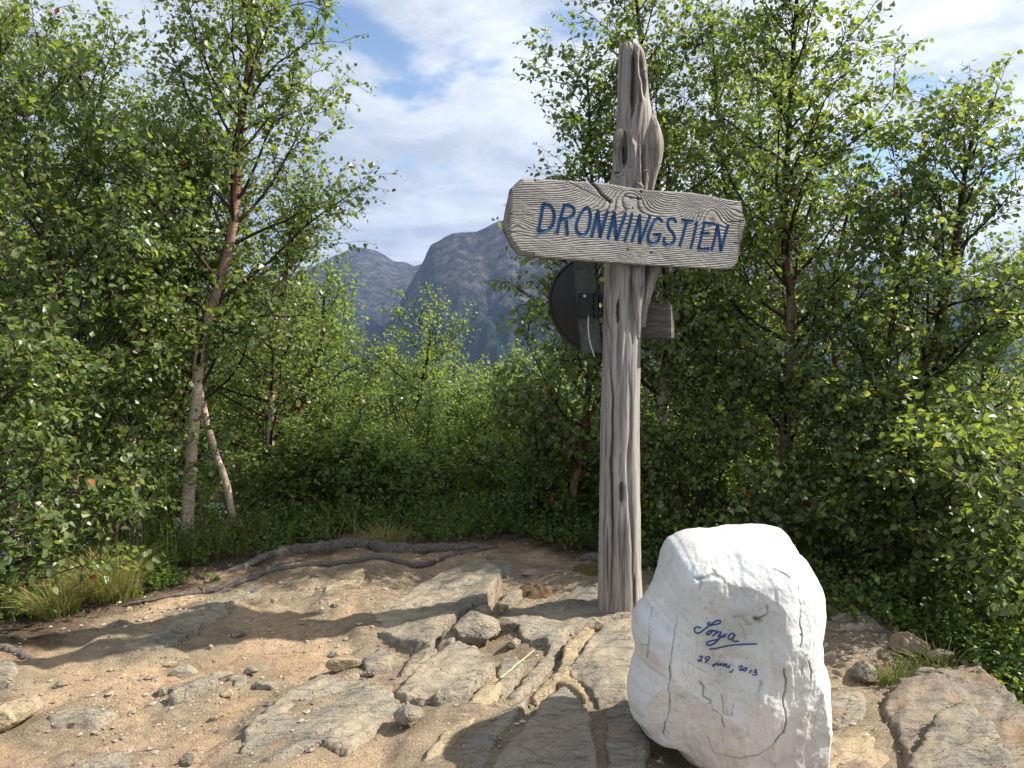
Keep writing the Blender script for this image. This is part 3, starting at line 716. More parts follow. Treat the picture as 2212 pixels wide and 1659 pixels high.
# cracks traced on the front face
crk = [(((570, 690), (550, 880), (530, 1000), (528, 1180), (520, 1300), (490, 1440)), .0035, .9), (((415, 640), (398, 760), (392, 880), (385, 960)), .003, .6),
       (((1345, 510), (1350, 640), (1350, 740), (1365, 810), (1362, 900)), .003, .6), (((1255, 1030), (1262, 1160), (1245, 1260), (1270, 1350), (1255, 1430), (1200, 1490), (1180, 1540)), .004, .8),
       (((700, 460), (740, 455), (800, 430), (840, 455), (890, 490), (915, 560)), .006, .55), (((800, 400), (830, 440), (880, 480)), .006, .5), (((680, 450), (730, 480), (720, 530)), .004, .45),
       (((1200, 400), (1260, 440), (1320, 480)), .004, .5), (((1150, 630), (1150, 680), (1100, 715), (1075, 725)), .005, .9), (((1070, 712), (1095, 722)), .009, 1.),
       (((945, 700), (990, 700), (1020, 745), (1035, 750)), .007, .45), (((970, 740), (1000, 790), (1000, 820)), .005, .35),
       (((650, 985), (700, 1020), (760, 1060)), .003, .5), (((710, 1110), (745, 1150), (740, 1210), (790, 1230), (800, 1300), (860, 1330), (870, 1400)), .004, .6),
       (((850, 1190), (870, 1320), (930, 1325), (925, 1250)), .003, .45), (((1110, 1110), (1075, 1230)), .006, .4), (((770, 1470), (800, 1560), (980, 1600), (1100, 1570), (1200, 1500)), .004, .55),
       (((1365, 1080), (1385, 960), (1400, 940)), .004, .5), (((1415, 990), (1425, 1090)), .003, .7), (((560, 1180), (620, 1220)), .004, .4), (((340, 870), (400, 880)), .003, .5),
       (((1356, 812), (1364, 812)), .004, 1.), (((778, 1253), (784, 1254)), .004, 1.), (((750, 645), (752, 646)), .003, 1.), (((1016, 963), (1018, 965)), .003, .8), (((770, 708), (771, 709)), .003, .9)]
crack = np.zeros(XX.shape); jx = XX + .006 * fbm(XX * 20, ZZ * 20, 3., 3); jz = ZZ + .006 * fbm(XX * 20, ZZ * 20, 9., 3)
fm = FR > 0
yfr = 2.36
for line, w_, a_ in crk:
    L = np.array([W(*z2(*p), yfr) for p in line])[:, [0, 2]]
    # compare through the same ray so marks sit where they were measured on the face
    sx_ = jx * yfr / np.where(YY == 0, 1, YY); sz_ = CAMZ + (jz - CAMZ) * yfr / YY
    d = line_d(sx_, sz_, L)
    crack = np.maximum(crack, np.where(fm, min(1, a_ * 1.15) * np.exp(-(d / (w_ * .62 if w_ < .0055 else w_)) ** 2), 0))
wid = .5 + .5 * sstep(-.2, .3, fbm(XX * 14, ZZ * 14, 6., 3)); crack *= wid
YY = YY + crack * .007
V = np.stack([XX, YY, ZZ], -1)
Fq = grid_faces(*SS.shape, wrap=True)
c0 = len(V.reshape(-1, 3)); Vf = np.concatenate([V.reshape(-1, 3), V[0].mean(0)[None], V[-1].mean(0)[None]])
j = np.arange(NP); Tq = np.concatenate([np.stack([np.full(NP, c0), (j + 1) % NP, j], -1), np.stack([np.full(NP, c0 + 1), (len(S) - 1) * NP + j, (len(S) - 1) * NP + (j + 1) % NP], -1)])
ck = np.concatenate([crack.ravel(), [0, 0]])
stone = mk('memorial_stone', Vf, Fq, M['quartz'], None, True, {'crack': ck}, T=Tq)
tag(stone, 'large white quartz stone with blue handwriting, standing on the bedrock in front of the post', 'stone')
nf = len(sf) * NP
bvh = BVHTree.FromPolygons([tuple(v) for v in Vf[:nf]], [tuple(int(i) for i in f) for f in Fq if f.max() < nf])
def zs(x, y): return (1474.7 + x * .09722, 1313.4 + y * .09722)
def on_stone(pts, conv, n):
    P = spline(np.array([conv(*p) for p in pts] if len(pts) > 1 else [conv(*pts[0]), conv(pts[0][0] + 8, pts[0][1] + 8)]), n)
    r = []
    for a, b in P:
        d = Vector(rayd(a, b)).normalized(); h = bvh.ray_cast(Vector((0, 0, CAMZ)), d)
        if h[0] is None: continue
        r.append(np.array(h[0] - d * .0004))
    return np.array(r)
sig = {
 'painted_signature': ([
  [(415,455),(370,425),(310,420),(268,455),(262,500),(290,545),(340,560),(400,535),(480,475),(560,415),(640,355),(740,290),(820,275),(848,290),(830,330),(770,355),(680,370),(600,388),(560,365),(565,335),(620,312)],
  [(690,500),(640,495),(580,520),(530,575),(550,592),(610,570),(650,520),(720,498)],
  [(720,500),(755,515),(740,550),(670,620),(740,560),(800,530),(850,535),(840,570),(790,625),(840,630),(900,610),(985,575)],
  [(955,640),(880,640),(800,690),(740,760),(660,805),(580,828),(535,805),(555,760),(640,725),(740,705),(840,660),(920,610),(985,578)],
  [(1160,600),(1110,558),(1050,590),(1010,650),(1030,690),(1080,690),(1140,620),(1165,575)], [(1160,600),(1130,660),(1100,710),(1150,738),(1250,735)]], .0025),
 'painted_underline': ([[(590,915),(720,900),(860,868),(1040,832),(1250,810),(1450,800),(1660,795)]], .0025),
 'painted_date': ([
  [(365,1085),(410,1072),(440,1085),(420,1120),(345,1180),(385,1172),(415,1190),(430,1165)],
  [(600,1095),(560,1080),(510,1100),(505,1140),(540,1155),(590,1120),(600,1095),(570,1150),(490,1220)],
  [(750,1205),(720,1260),(670,1290),(670,1265),(710,1255),(770,1250),(790,1220),(770,1265),(800,1270),(850,1230),(835,1270),(870,1265)],
  [(870,1265),(905,1235),(940,1240),(890,1300),(940,1260),(985,1245),(960,1300),(1000,1310),(1045,1275),(1015,1315),(1050,1325)],
  [(1130,1360),(1105,1390),(1075,1425),(1025,1412)],
  [(1245,1330),(1280,1285),(1320,1285),(1310,1330),(1270,1385),(1320,1375),(1350,1390)],
  [(1430,1325),(1385,1330),(1350,1370),(1370,1395),(1410,1375),(1430,1325)],
  [(1535,1370),(1485,1440)], [(1590,1375),(1640,1375),(1625,1410),(1590,1425),(1650,1440),(1640,1480),(1590,1488),(1550,1468)]], .0021)}
for nm, (strokes, r_) in list(sig.items()) + [('painted_dot', ([[q]], .0022)) for q in ((1030,478), (1388,675), (558,1230), (325,1135), (813,1168), (1075,1248))]:
    ac = Acc()
    for s_ in strokes:
        P = on_stone(s_, zs, 6 if len(s_) == 1 else 12 * len(s_))
        if len(P) < 3: continue
        rr_ = np.full(len(P), r_) * (1 if len(s_) > 1 else 1.3); rr_[0] *= .5; rr_[-1] *= .5
        ac.add(*tubes(P[None], rr_[None], 6))
    ac.build(nm, M['blue_ink'], stone)

# ------------------------------------------------------------------ signpost
PY = 3.87
def zp(x, y): return (1290.3 + .20137 * x, 80.6 + .20137 * y)
def zd(x, y): return (1175.1 + .15275 * x, 553 + .15275 * y)
def zq(x, y): return (1267.3 + .36093 * x, 748.9 + .36093 * y)
Lp = [zp(232,75),zp(228,200),zp(222,500),zp(216,700),zp(207,960),zp(190,1060),zp(170,1200),zp(165,1400),zp(150,1500),zp(125,1560),(1312,480),(1306,570),(1303,650),zq(95,0),zq(85,400),zq(82,600),zq(75,1000),zq(68,1500),(1290,1325)]
Rp = [zp(435,75),zp(505,150),zp(520,230),zp(532,400),zp(552,620),zp(580,760),zp(585,800),zp(590,900),zp(590,1200),zp(588,1480),zp(570,1600),(1400,480),(1393,570),(1390,640),zq(322,0),zq(316,400),zq(318,900),zq(325,1300),zq(333,1500),(1388,1332)]
lw = np.array([W(*p, PY) for p in Lp]); rw = np.array([W(*p, PY) for p in Rp])
post_base = ( (lw[-1][0] + rw[-1][0]) / 2, PY, 0.)
sign = empty('signpost', post_base, 'weathered grey tree-trunk post carrying a carved wooden name board with blue letters', 'signpost')
NZ, NT = 500, 136
zv = np.linspace(lw[-1][2] - .02, lw[0][2], NZ)
il = np.argsort(lw[:, 2]); ir = np.argsort(rw[:, 2])
Lx = np.interp(zv, lw[il, 2], lw[il, 0]); Rx = np.interp(zv, rw[ir, 2], rw[ir, 0])
th = np.linspace(0, 2 * np.pi, NT, endpoint=False)
ZV, THT = np.meshgrid(zv, th, indexing='ij')
cxm = ((Lx + Rx) / 2)[:, None]; hw = ((Rx - Lx) / 2)[:, None]
hd = np.minimum(hw, .115)
ct, sn = np.cos(THT), np.sin(THT)
rn = 1 + .03 * fbm(ct * 2, sn * 2, ZV * .3, 3) + .011 * fbm(ct * 16, sn * 16, ZV * .25 + 5, 4)
for sd_, sc_, dp_ in ((3., 7, .05), (11., 12, .035), (23., 18, .025)):
    rv = pn(ct * sc_, sn * sc_, ZV * .45 + sd_); mk_ = sstep(-.1, .25, pn(ct * 3 + sd_, sn * 3, ZV * 1.1))
    rn = rn - dp_ * np.exp(-(rv / .05) ** 2) * mk_
px_ = cxm + hw * ct * (1 + .25 * (rn - 1)); py_ = PY + hd * sn * rn
sxp = 1106 + px_ / py_ / K  # approximate measured column of each vertex for the traced grooves
def featline(pts, w, dep, conv, rib=False):
    global py_
    L = np.array([conv(*p) for p in pts], float)
    Lw = np.array([W(a, b, PY - .1) for a, b in L])[:, [0, 2]]
    s_x = px_ * (PY - .1) / (py_); s_z = CAMZ + (ZV - CAMZ) * (PY - .1) / py_
    d = line_d(s_x, s_z, Lw)
    z0_, z1_ = Lw[:, 1].min(), Lw[:, 1].max(); ln_ = max(z1_ - z0_, .02)
    tap = np.clip(np.minimum(s_z - z0_, z1_ - s_z) / (.3 * ln_) + .15, .15, 1)
    prof = np.exp(-(d / (w * (.35 + .65 * tap))) ** 2) * (sn < .2) * tap
    py_ = py_ + prof * dep
featline([(400,60),(395,300),(390,560),(385,780),(370,870)], .010, .07, zp)
featline([(430,150),(450,400),(480,700),(440,900),(420,1100)], .010, -.018, zp)
featline([(455,150),(470,380),(500,480),(500,650)], .008, .035, zp)
featline([(495,350),(520,370)], .012, -.02, zp)
featline([(290,1110),(295,1200),(300,1300),(290,1400)], .011, .06, zp)
featline([(500,1150),(480,1300),(490,1450),(500,1640)], .008, .05, zp)
featline([(360,1000),(380,1150),(400,1350),(380,1600)], .014, -.022, zp)
featline([(450,1150),(455,1400),(460,1600)], .007, -.02, zp)
featline([(250,1480),(290,1470)], .006, .02, zp)
featline([(1050,600),(1045,800),(1050,960)], .006, .045, zd)
featline([(1250,150),(1240,500),(1235,800),(1250,1100),(1250,1250)], .008, .03, zd)
featline([(950,120),(960,400),(920,500)], .008, .018, zd)
featline([(1100,150),(1090,600),(1120,1100),(1090,1600)], .01, -.008, zd)
featline([(900,600),(890,900),(960,1100),(950,1600)], .005, .012, zd)
featline([(140,0),(145,150),(160,300),(158,560),(150,700),(156,830),(160,1050),(160,1250),(150,1380),(145,1500),(138,1580)], .006, .055, zq)
featline([(205,640),(210,880),(208,960)], .006, .018, zq)
featline([(208,810),(212,900),(206,950)], .010, .045, zq)
featline([(250,100),(262,300),(262,500),(245,700),(255,900),(270,1100),(275,1500)], .006, .015, zq)
featline([(125,1060),(128,1300),(130,1500)], .004, .02, zq)
featline([(205,1000),(208,1300),(210,1590)], .004, .014, zq)
featline([(285,1350),(285,1590)], .005, .02, zq)
featline([(120,200),(118,500),(120,800)], .003, .012, zq)
px_ += .003 * fbm(px_ * 30, ZV * 5, py_ * 30, 3)
# uneven sawn top and bottom
topo = .03 * (sn * .5) - .05 * sstep(.02, .05, px_ - (W(*zp(440, 100), PY)[0]) + .0) 
tw = sstep(.96, 1., (ZV - zv[0]) / (zv[-1] - zv[0]))
ZP = ZV + tw * topo + .020 * fbm(ct * 4, sn * 4, 1., 3) * (tw + sstep(.03, 0, (ZV - zv[0]) / (zv[-1] - zv[0])))
Vp = np.stack([px_, py_, ZP], -1)
Fp = grid_faces(NZ, NT, True)
ctop = Vp[-1].mean(0); cbot = Vp[0].mean(0); c0 = NZ * NT
j = np.arange(NT)
Tp = np.concatenate([np.stack([(NZ - 1) * NT + j, (NZ - 1) * NT + (j + 1) % NT, np.full(NT, c0)], -1), np.stack([(j + 1) % NT, j, np.full(NT, c0 + 1)], -1)])
mk('post', np.concatenate([Vp.reshape(-1, 3), [ctop - (0, 0, .02), cbot]]), Fp, M['wood'], sign, True, T=Tp)
# knots / limb stumps, lofted from traced sections
def loft(name, secs, mat, k=36, nm=60, squash=1., parent=sign, rough=.10, cap=True):
    """secs: (px,py,depth,halfwidth_x_px,depth_radius)"""
    P = spline([np.concatenate([W(a, b, y), [hw_ * K * y, rd]]) for a, b, y, hw_, rd in secs], nm)
    th = np.linspace(0, 2 * np.pi, k, endpoint=False)
    C = P[:, None, :3]; tng = np.gradient(P[:, :3], axis=0); tng /= np.linalg.norm(tng, axis=1)[:, None]
    A = np.cross(tng, np.array([0, -1., 0])); A /= np.linalg.norm(A, axis=1)[:, None]
    B = np.cross(A, tng)
    rn = 1 + rough * fbm(np.cos(th)[None] * 3 + P[:, :1] * 5, np.sin(th)[None] * 3, P[:, 2:3] * 3, 3) + rough * 1.1 * fbm(np.cos(th)[None] * 8, np.sin(th)[None] * 8, P[:, 2:3] * 2.5, 3)
    V = C + (A[:, None] * np.cos(th)[None, :, None] * P[:, 3, None, None] + B[:, None] * np.sin(th)[None, :, None] * P[:, 4, None, None]) * rn[..., None]
    F = grid_faces(nm, k, True); c0 = nm * k; j = np.arange(k)
    T = np.concatenate([np.stack([(nm - 1) * k + j, (nm - 1) * k + (j + 1) % k, np.full(k, c0)], -1), np.stack([(j + 1) % k, j, np.full(k, c0 + 1)], -1)])
    return mk(name, np.concatenate([V.reshape(-1, 3), [P[-1, :3], P[0, :3]]]), F, mat, parent, True, T=T)
a = zp(560, 1640); 
loft('limb_stump', [(*zp(560, 1660), PY - .01, 7, .05), (*zp(585, 1450), PY - .01, 12, .055), (*zp(605, 1300), PY - .02, 17, .06), (*zp(610, 1150), PY - .03, 19, .06), (*zp(600, 1000), PY - .03, 15, .05), (*zp(590, 880), PY - .02, 9, .035), (*zp(612, 812), PY - .02, 3, .012)], M['wood'])
loft('limb_stump', [(*zp(215, 1450), PY - .05, 9, .03), (*zp(205, 1250), PY - .06, 6, .02), (*zp(212, 1120), PY - .08, 9, .022), (*zp(235, 1040), PY - .095, 10, .024), (*zp(268, 985), PY - .10, 4, .014)], M['wood'])
loft('limb_stump', [(*zp(355, 1400), PY - .075, 7, .03), (*zp(345, 1150), PY - .08, 5, .02), (*zp(325, 1030), PY - .088, 5, .016), (*zp(290, 990), PY - .095, 3, .012)], M['wood'])
# forked limb behind the board, with its flat cut face below it
loft('forked_limb', [(*zd(1385, 1000), PY + .03, 8, .04), (*zd(1410, 700), PY + .02, 11, .045), (*zd(1480, 400), PY + .02, 13, .045), (*zd(1560, 130), PY + .02, 17, .05), (1440, 520, PY + .03, 17, .045)], M['wood'], rough=.1)
loft('cut_limb', [(*zd(1310, 1150), PY - .04, 8, .03), (*zd(1310, 800), PY - .065, 10, .035), (*zd(1330, 480), PY - .08, 13, .035), (*zd(1320, 300), PY - .09, 12, .03), (*zd(1300, 190), PY - .09, 8, .02), (*zd(1290, 140), PY - .09, 3, .01)], M['wood'])
loft('splinter', [(*zp(205, 1500), PY - .11, 2, .004), (*zp(250, 1475), PY - .12, 3, .006), (*zp(290, 1462), PY - .10, 2, .005)], M['wood'], 8, 8)
loft('splinter', [(*zp(500, 1435), PY - .11, 2, .004), (*zp(525, 1428), PY - .12, 2, .005), (*zp(548, 1438), PY - .115, 1, .003)], M['wood'], 8, 8)
loft('splinter', [(*zp(430, 1570), PY - .12, 3, .01), (*zp(465, 1590), PY - .135, 4, .012), (*zp(488, 1615), PY - .12, 2, .006)], M['wood'], 8, 8)

# --- name board, a plane turned about 20 degrees
def zb(x, y): return (1082.96 + x * .24479, 357.1 + y * .24479)
BA = R(21)
O = W(1357, 480, 3.685)
ex = np.array([math.cos(BA), math.sin(BA), 0]); en = np.array([math.sin(BA), -math.cos(BA), 0]); ez = np.array([0, 0, 1.])
def board_st(px, py):
    d = rayd(px, py); c = np.array([0, 0, CAMZ]); t = ((O - c) @ en) / (d @ en); p = c + d * t - O
    return np.array([p @ ex, p[2]])
TOPB = [(42,525),(62,400),(105,200),(195,112),(300,112),(500,130),(700,142),(785,140),(800,146),(950,160),(1100,190),(1300,218),(1500,228),(1690,240),(1850,270),(2000,300),(2090,312),(2118,330),(2140,440),(2158,490)]
BOTB = [(42,560),(42,600),(110,700),(180,790),(400,815),(700,840),(1000,860),(1300,880),(1600,900),(1900,915),(2025,915),(2085,865),(2110,700),(2158,500)]
tb = np.array([board_st(*zb(*p)) for p in TOPB]); bb = np.array([board_st(*zb(*p)) for p in BOTB])
s0, s1 = tb[0, 0], tb[-1, 0]; bb[0, 0] = s0; bb[-1, 0] = s1
NS, NTt = 500, 150
ss = np.linspace(s0 + .0005, s1 - .0005, NS)
ti = np.argsort(tb[:, 0]); bi = np.argsort(bb[:, 0])
top = np.interp(ss, tb[ti, 0], tb[ti, 1]) + .0015 * fbm(ss * 40, ss * 0, 1., 3); bot = np.interp(ss, bb[bi, 0], bb[bi, 1]) + .0012 * fbm(ss * 40, ss * 0, 5., 3)
vv = np.linspace(0, 1, NTt)
Sg, Vg = np.meshgrid(ss, vv); Tg = bot[None] * (1 - Vg) + top[None] * Vg
# growth-ring field with knots
kn = [(board_st(*zb(1845, 350)), .055, 1.0), (board_st(*zb(1180, 240)), .05, .9), (board_st(*zb(960, 200)), .06, .8), (board_st(*zb(2120, 290)), .035, .6), (board_st(*zb(1180, 900)), .03, .5), (board_st(*zb(130, 500)), .03, .35)]
f = Tg + .006 * fbm(Sg * 3, Tg * 8, 2., 3) - .09 * Sg
for c_, r_, a_ in kn:
    dx, dz = (Sg - c_[0]) / 1.25, Tg - c_[1]; q = np.sqrt(dx * dx + dz * dz)
    f = f - a_ * .085 * np.exp(-(q / (r_ * 1.7)) ** 2) * 1.15
spac0 = .0088 + .003 * pn(Sg * 0, Tg * 9, 3.)
ringv = f / .0100 + .35 * fbm(Sg * 4, Tg * 22, 7., 3)
w_ = ringv - np.floor(ringv)
grain = np.clip(1 - np.exp(-((w_ - .5) / .17) ** 2) * (.85 + .35 * fbm(Sg * 6, Tg * 6, 4., 2)), 0, 1)
grain = grain * (.85 + .25 * fbm(Sg * 25, Tg * 120, 2., 3))
# letters
LET = [
 ('D', [[(372,345),(352,450),(330,580)], [(372,345),(430,360),(462,410),(466,470),(450,530),(410,570),(330,585)]]),
 ('R', [[(552,358),(525,460),(492,600)], [(552,356),(610,362),(640,390),(636,430),(590,468),(530,478)], [(572,485),(578,550),(582,612)]]),
 ('O', [[(750,375),(710,410),(675,480),(660,550),(680,600),(730,612),(765,570),(785,490),(785,420),(770,382),(750,375)]]),
 ('N', [[(797,632),(825,530),(855,402)], [(855,402),(865,520),(872,635)], [(872,635),(905,520),(938,405)]]),
 ('N', [[(940,648),(970,540),(1000,415)], [(1000,415),(1008,540),(1016,658)], [(1016,658),(1055,550),(1097,425)]]),
 ('I', [[(1152,432),(1125,550),(1088,668)]]),
 ('N', [[(1150,675),(1185,570),(1222,442)], [(1222,442),(1222,570),(1222,688)], [(1222,688),(1265,570),(1310,448)]]),
 ('G', [[(1418,495),(1390,468),(1350,490),(1315,560),(1295,630),(1310,680),(1350,690),(1385,660),(1398,612)], [(1352,616),(1400,610)]]),
 ('S', [[(1540,500),(1525,475),(1480,480),(1465,510),(1480,560),(1520,610),(1530,650),(1500,695),(1455,700),(1432,665),(1440,645)]]),
 ('T', [[(1600,483),(1640,490),(1690,495)], [(1640,492),(1605,610),(1575,712)]]),
 ('I', [[(1727,500),(1700,620),(1672,732)]]),
 ('E', [[(1790,512),(1765,630),(1740,735)], [(1790,510),(1835,515),(1880,520)], [(1765,605),(1800,603),(1828,604)], [(1740,735),(1790,742),(1832,742)]]),
 ('N', [[(1858,748),(1885,640),(1910,522)], [(1910,522),(1925,640),(1937,755)], [(1937,755),(1970,640),(2003,532)]]),
]
carve = np.zeros(Sg.shape)
HWD = .0080
lets = []
for ch, strokes in LET:
    ls = []
    for s_ in strokes:
        P = spline(np.array([board_st(*zb(*p)) for p in s_]), 14 if len(s_) < 4 else 34)
        ls.append(P); d = line_d(Sg, Tg, P)
        carve = np.maximum(carve, np.clip(1 - (d / HWD) ** 2, 0, 1))
    lets.append((ch, ls))
# splits and holes
for line, w2, dp in (([(785,140),(840,190),(890,260),(970,325)], .0055, .02), ([(2000,500),(2155,492)], .0018, .008), ([(80,432),(300,440)], .0012, .004), ([(560,130),(760,230),(960,330)], .0012, .004),
                     ([(2050,685),(2130,690)], .0015, .006), ([(1090,270),(1230,300)], .003, .006), ([(70,580),(320,640)], .0012, .004)):
    L = np.array([board_st(*zb(*p)) for p in line]); d = line_d(Sg, Tg, L)
    carve = np.maximum(carve, 0); grain = grain * (1 - .7 * np.exp(-(d / w2) ** 2)); grain = np.clip(grain, 0, 1)
    Tdep = np.exp(-(d / w2) ** 2) * dp
    try: splitd = np.maximum(splitd, Tdep)
    except NameError: splitd = Tdep
for p, r2 in (((1115,745),.005),((1325,770),.005),((1160,378),.004),((1740,450),.004),((1212,295),.007),((1235,232),.006)):
    c_ = board_st(*zb(*p)); d = np.hypot(Sg - c_[0], Tg - c_[1]); splitd = np.maximum(splitd, .018 * np.exp(-(d / r2) ** 4))
edged = np.minimum(np.minimum(Vg, 1 - Vg) * (top - bot)[None], np.minimum(Sg - s0, s1 - Sg) * .8)
relief = -.0038 * (1 - grain) + .004 * fbm(Sg * 3, Tg * 5, 8., 3) - splitd
carved = carve * .0085
cham = -.012 * (1 - sstep(0, .022, np.where(Sg < s0 + .14, edged, 1))) ** 1.0 - .004 * (1 - sstep(0, .006, edged))
off = np.where(carve > 0, 0, relief) - carved + cham
TK = .048
Pf = O + Sg[..., None] * ex + Tg[..., None] * ez + off[..., None] * en
Pb = O + Sg[..., None] * ex + Tg[..., None] * ez - TK * en
nS, nT_ = NS, NTt
F1 = grid_faces(nT_, nS)
bV = np.stack([Pb[0], Pb[-1]]).reshape(-1, 3)   # bottom and top back rims
base = nT_ * nS
i_ = np.arange(nS - 1)
Fb = np.concatenate([np.stack([i_, base + i_, base + i_ + 1, i_ + 1], -1),
                     np.stack([(nT_ - 1) * nS + i_, (nT_ - 1) * nS + i_ + 1, base + nS + i_ + 1, base + nS + i_], -1),
                     np.stack([base + i_, base + nS + i_, base + nS + i_ + 1, base + i_ + 1], -1)])
# end caps
jl = np.arange(nT_ - 1) * nS
bc = base + 2 * nS
Lb = Pb[:, 0]; Rb = Pb[:, -1]
capV = np.concatenate([Lb, Rb]); jj = np.arange(nT_ - 1)
Fc = np.concatenate([np.stack([jj * nS, (jj + 1) * nS, bc + jj + 1, bc + jj], -1), np.stack([jj * nS + nS - 1, bc + nT_ + jj, bc + nT_ + jj + 1, (jj + 1) * nS + nS - 1], -1)])
gr = np.concatenate([grain.ravel(), np.full(2 * nS, .3), np.full(2 * nT_, .3)])
board = mk('name_board', np.concatenate([Pf.reshape(-1, 3), bV, capV]), np.concatenate([F1, Fb, Fc]), M['board'], sign, False, {'grain': gr})
for ch, ls in lets:
    ac = Acc()
    for si, P in enumerate(ls):
        t = np.gradient(P, axis=0); t /= np.linalg.norm(t, axis=1)[:, None]; nn = np.stack([-t[:, 1], t[:, 0]], -1)
        P = P.copy(); P[0] -= t[0] * .004; P[-1] += t[-1] * .004
        us_ = np.array([-1, -.6, 0, .6, 1.]) * .92
        Q = P[:, None] + nn[:, None] * (us_ * HWD)[None, :, None]
        dep = -(1 - us_ ** 2) * .0085 + .0016 + .0002 * si
        V = O + Q[..., 0:1] * ex + Q[..., 1:2] * ez + dep[None, :, None] * en
        ac.add(V.reshape(-1, 3), grid_faces(len(P), 5))
    l_ = ac.build('letter', M['blue'], board)
# screws
for p in ((1115,745),(1325,770)):
    c_ = board_st(*zb(*p)); c3 = O + c_[0] * ex + c_[1] * ez
    V, F = tubes(np.array([[c3 - en * .014, c3 - en * .009, c3 - en * .0088]]), np.array([[.004, .004, .0005]]), 10)
    mk('screw', V, F, M['steel'], board, True)
# crossbeam stub behind the post
def box_obj(name, c, ax, ay, az, sx, sy, sz, mat, parent, bev=.004, smooth=False):
    import bmesh
    bm = bmesh.new(); bmesh.ops.create_cube(bm, size=1)
    for v in bm.verts:
        v.co = Vector(np.array(c) + np.array(ax) * v.co.x * sx + np.array(ay) * v.co.y * sy + np.array(az) * v.co.z * sz)
    bmesh.ops.bevel(bm, geom=bm.edges[:], offset=bev, segments=2, affect='EDGES')
    me = bpy.data.meshes.new(name); bm.to_mesh(me); bm.free(); me.materials.append(mat)
    o = bpy.data.objects.new(name, me); col.objects.link(o)
    if parent is not None: o.parent = parent; o.matrix_parent_inverse = parent.matrix_world.inverted()
    return o
c3 = W(1408, 696, PY + .03); a2 = R(-24)
box_obj('crossbeam', c3, (math.cos(a2), math.sin(a2), .03), (-math.sin(a2), math.cos(a2), 0), (-.03, 0, 1), .21, .085, .178, M['beam'], sign, .007)

# ------------------------------------------------------------------ round dish aerial beside the post
DY = 4.0
dc = W(1292, 660, DY)
dish = empty('dish_aerial', tuple(dc), 'black half-round dish with a dark grey spine fixed to the left of the post', 'dish')
da = R(-14)
dx = np.array([math.cos(da), math.sin(da), 0]); dn = np.array([math.sin(da), -math.cos(da), 0])   # dn towards us
RD = .252; lean = np.array([-.10, 0, 1.]); lean /= np.linalg.norm(lean)
nr, na = 18, 60
rr_ = np.linspace(0, 1, nr); a_ = np.linspace(R(86), R(274), na)
RRR, AAA = np.meshgrid(rr_, a_, indexing='ij')
def disc(bulge, off, rad=RD):
    return dc + (RRR * rad * np.cos(AAA))[..., None] * dx + (RRR * rad * np.sin(AAA))[..., None] * lean + (off + bulge * (1 - RRR ** 2))[..., None] * dn
V1 = disc(.05, 0).reshape(-1, 3); V2 = disc(.045, -.014).reshape(-1, 3)
F_ = grid_faces(nr, na); n1_ = len(V1); q = np.arange(na - 1)
rimF = np.stack([(nr - 1) * na + q, (nr - 1) * na + q + 1, n1_ + (nr - 1) * na + q + 1, n1_ + (nr - 1) * na + q], -1)
mk('dish_shell', np.concatenate([V1, V2]), np.concatenate([F_, F_[:, ::-1] + n1_, rimF]), M['black'], dish, True)
V, F = tubes((dc + (RD * np.cos(a_))[:, None] * dx + (RD * np.sin(a_))[:, None] * lean)[None], np.full((1, na), .007), 8)
mk('rim', V, F, M['black'], dish, True)
box_obj('back_spine', dc + dn * .062 - dx * .045, dx, dn, lean, .105, .03, RD * 1.93, M['darkgrey'], dish, .004)
box_obj('bracket', dc + dn * .105 - dx * .045, dx, dn, ez, .075, .055, .115, M['black'], dish, .004)
box_obj('hinge_plate', dc + dn * .112 + dx * .008, dx, dn, ez, .02, .06, .10, M['black'], dish, .003)
pe = W(1312, 634, PY)
ps = dc + dn * .10 - dx * .01 + ez * .03
V, F = tubes(np.array([[ps, ps * .5 + pe * .5, pe + np.array([.03, 0, 0])]]), np.array([[.022, .022, .022]]), 16)
mk('mount_arm', V, F, M['black'], dish, True)
V, F = tubes(spline([dc + dn * .13 - dx * .03 - ez * .05, dc + dn * .14 - dx * .03 - ez * .12, dc + dn * .135 - dx * .02 - ez * .19, dc + dn * .12 + dx * .0 - ez * .26], 24)[None], np.full((1, 24), .0032), 6)
mk('cable', V, F, M['cable'], dish, True)
V, F = tubes(np.array([[dc + dn * .128 - dx * .05 + ez * .045, dc + dn * .137 - dx * .05 + ez * .045, dc + dn * .139 - dx * .05 + ez * .045]]), np.array([[.008, .007, .001]]), 10)
mk('bolt', V, F, M['cable'], dish, True)

# ------------------------------------------------------------------ roots and sticks
def root(name, pts, radii, lift, label, seed, mat='root', cat='root', k=14):
    P = np.array([G(a, b) for a, b in pts]); P[:, 2] = gz(P[:, 0], P[:, 1]) + lift
    n = 34 * len(pts); Q = spline(P, n); rr = np.interp(np.linspace(0, 1, n), np.linspace(0, 1, len(radii)), radii)
    rr = rr * (1 + .4 * fbm(np.linspace(0, 14, n), seed, 0., 4)); Q[:, 2] += .5 * rr * fbm(np.linspace(0, 8, n), seed + 4., 0., 3) - .15 * rr
    V, F = tubes(Q[None], rr[None], k); V = V + .3 * rr.repeat(k)[:, None] * np.stack([fbm(V[:, 0] * 14, V[:, 1] * 14, V[:, 2] * 14 + 5 * i, 3) for i in range(3)], -1)
    return tag(mk(name, V, F, M[mat], None, True), label, cat)
root('tree_root', [(440,1252),(520,1226),(590,1202),(660,1188),(720,1184),(780,1181),(840,1190),(900,1190),(960,1186),(1035,1184)], [.008, .02, .03, .042, .048, .045, .05, .04, .042, .012], .012,
     'thick dark exposed root lying across the top of the ledge', 2)
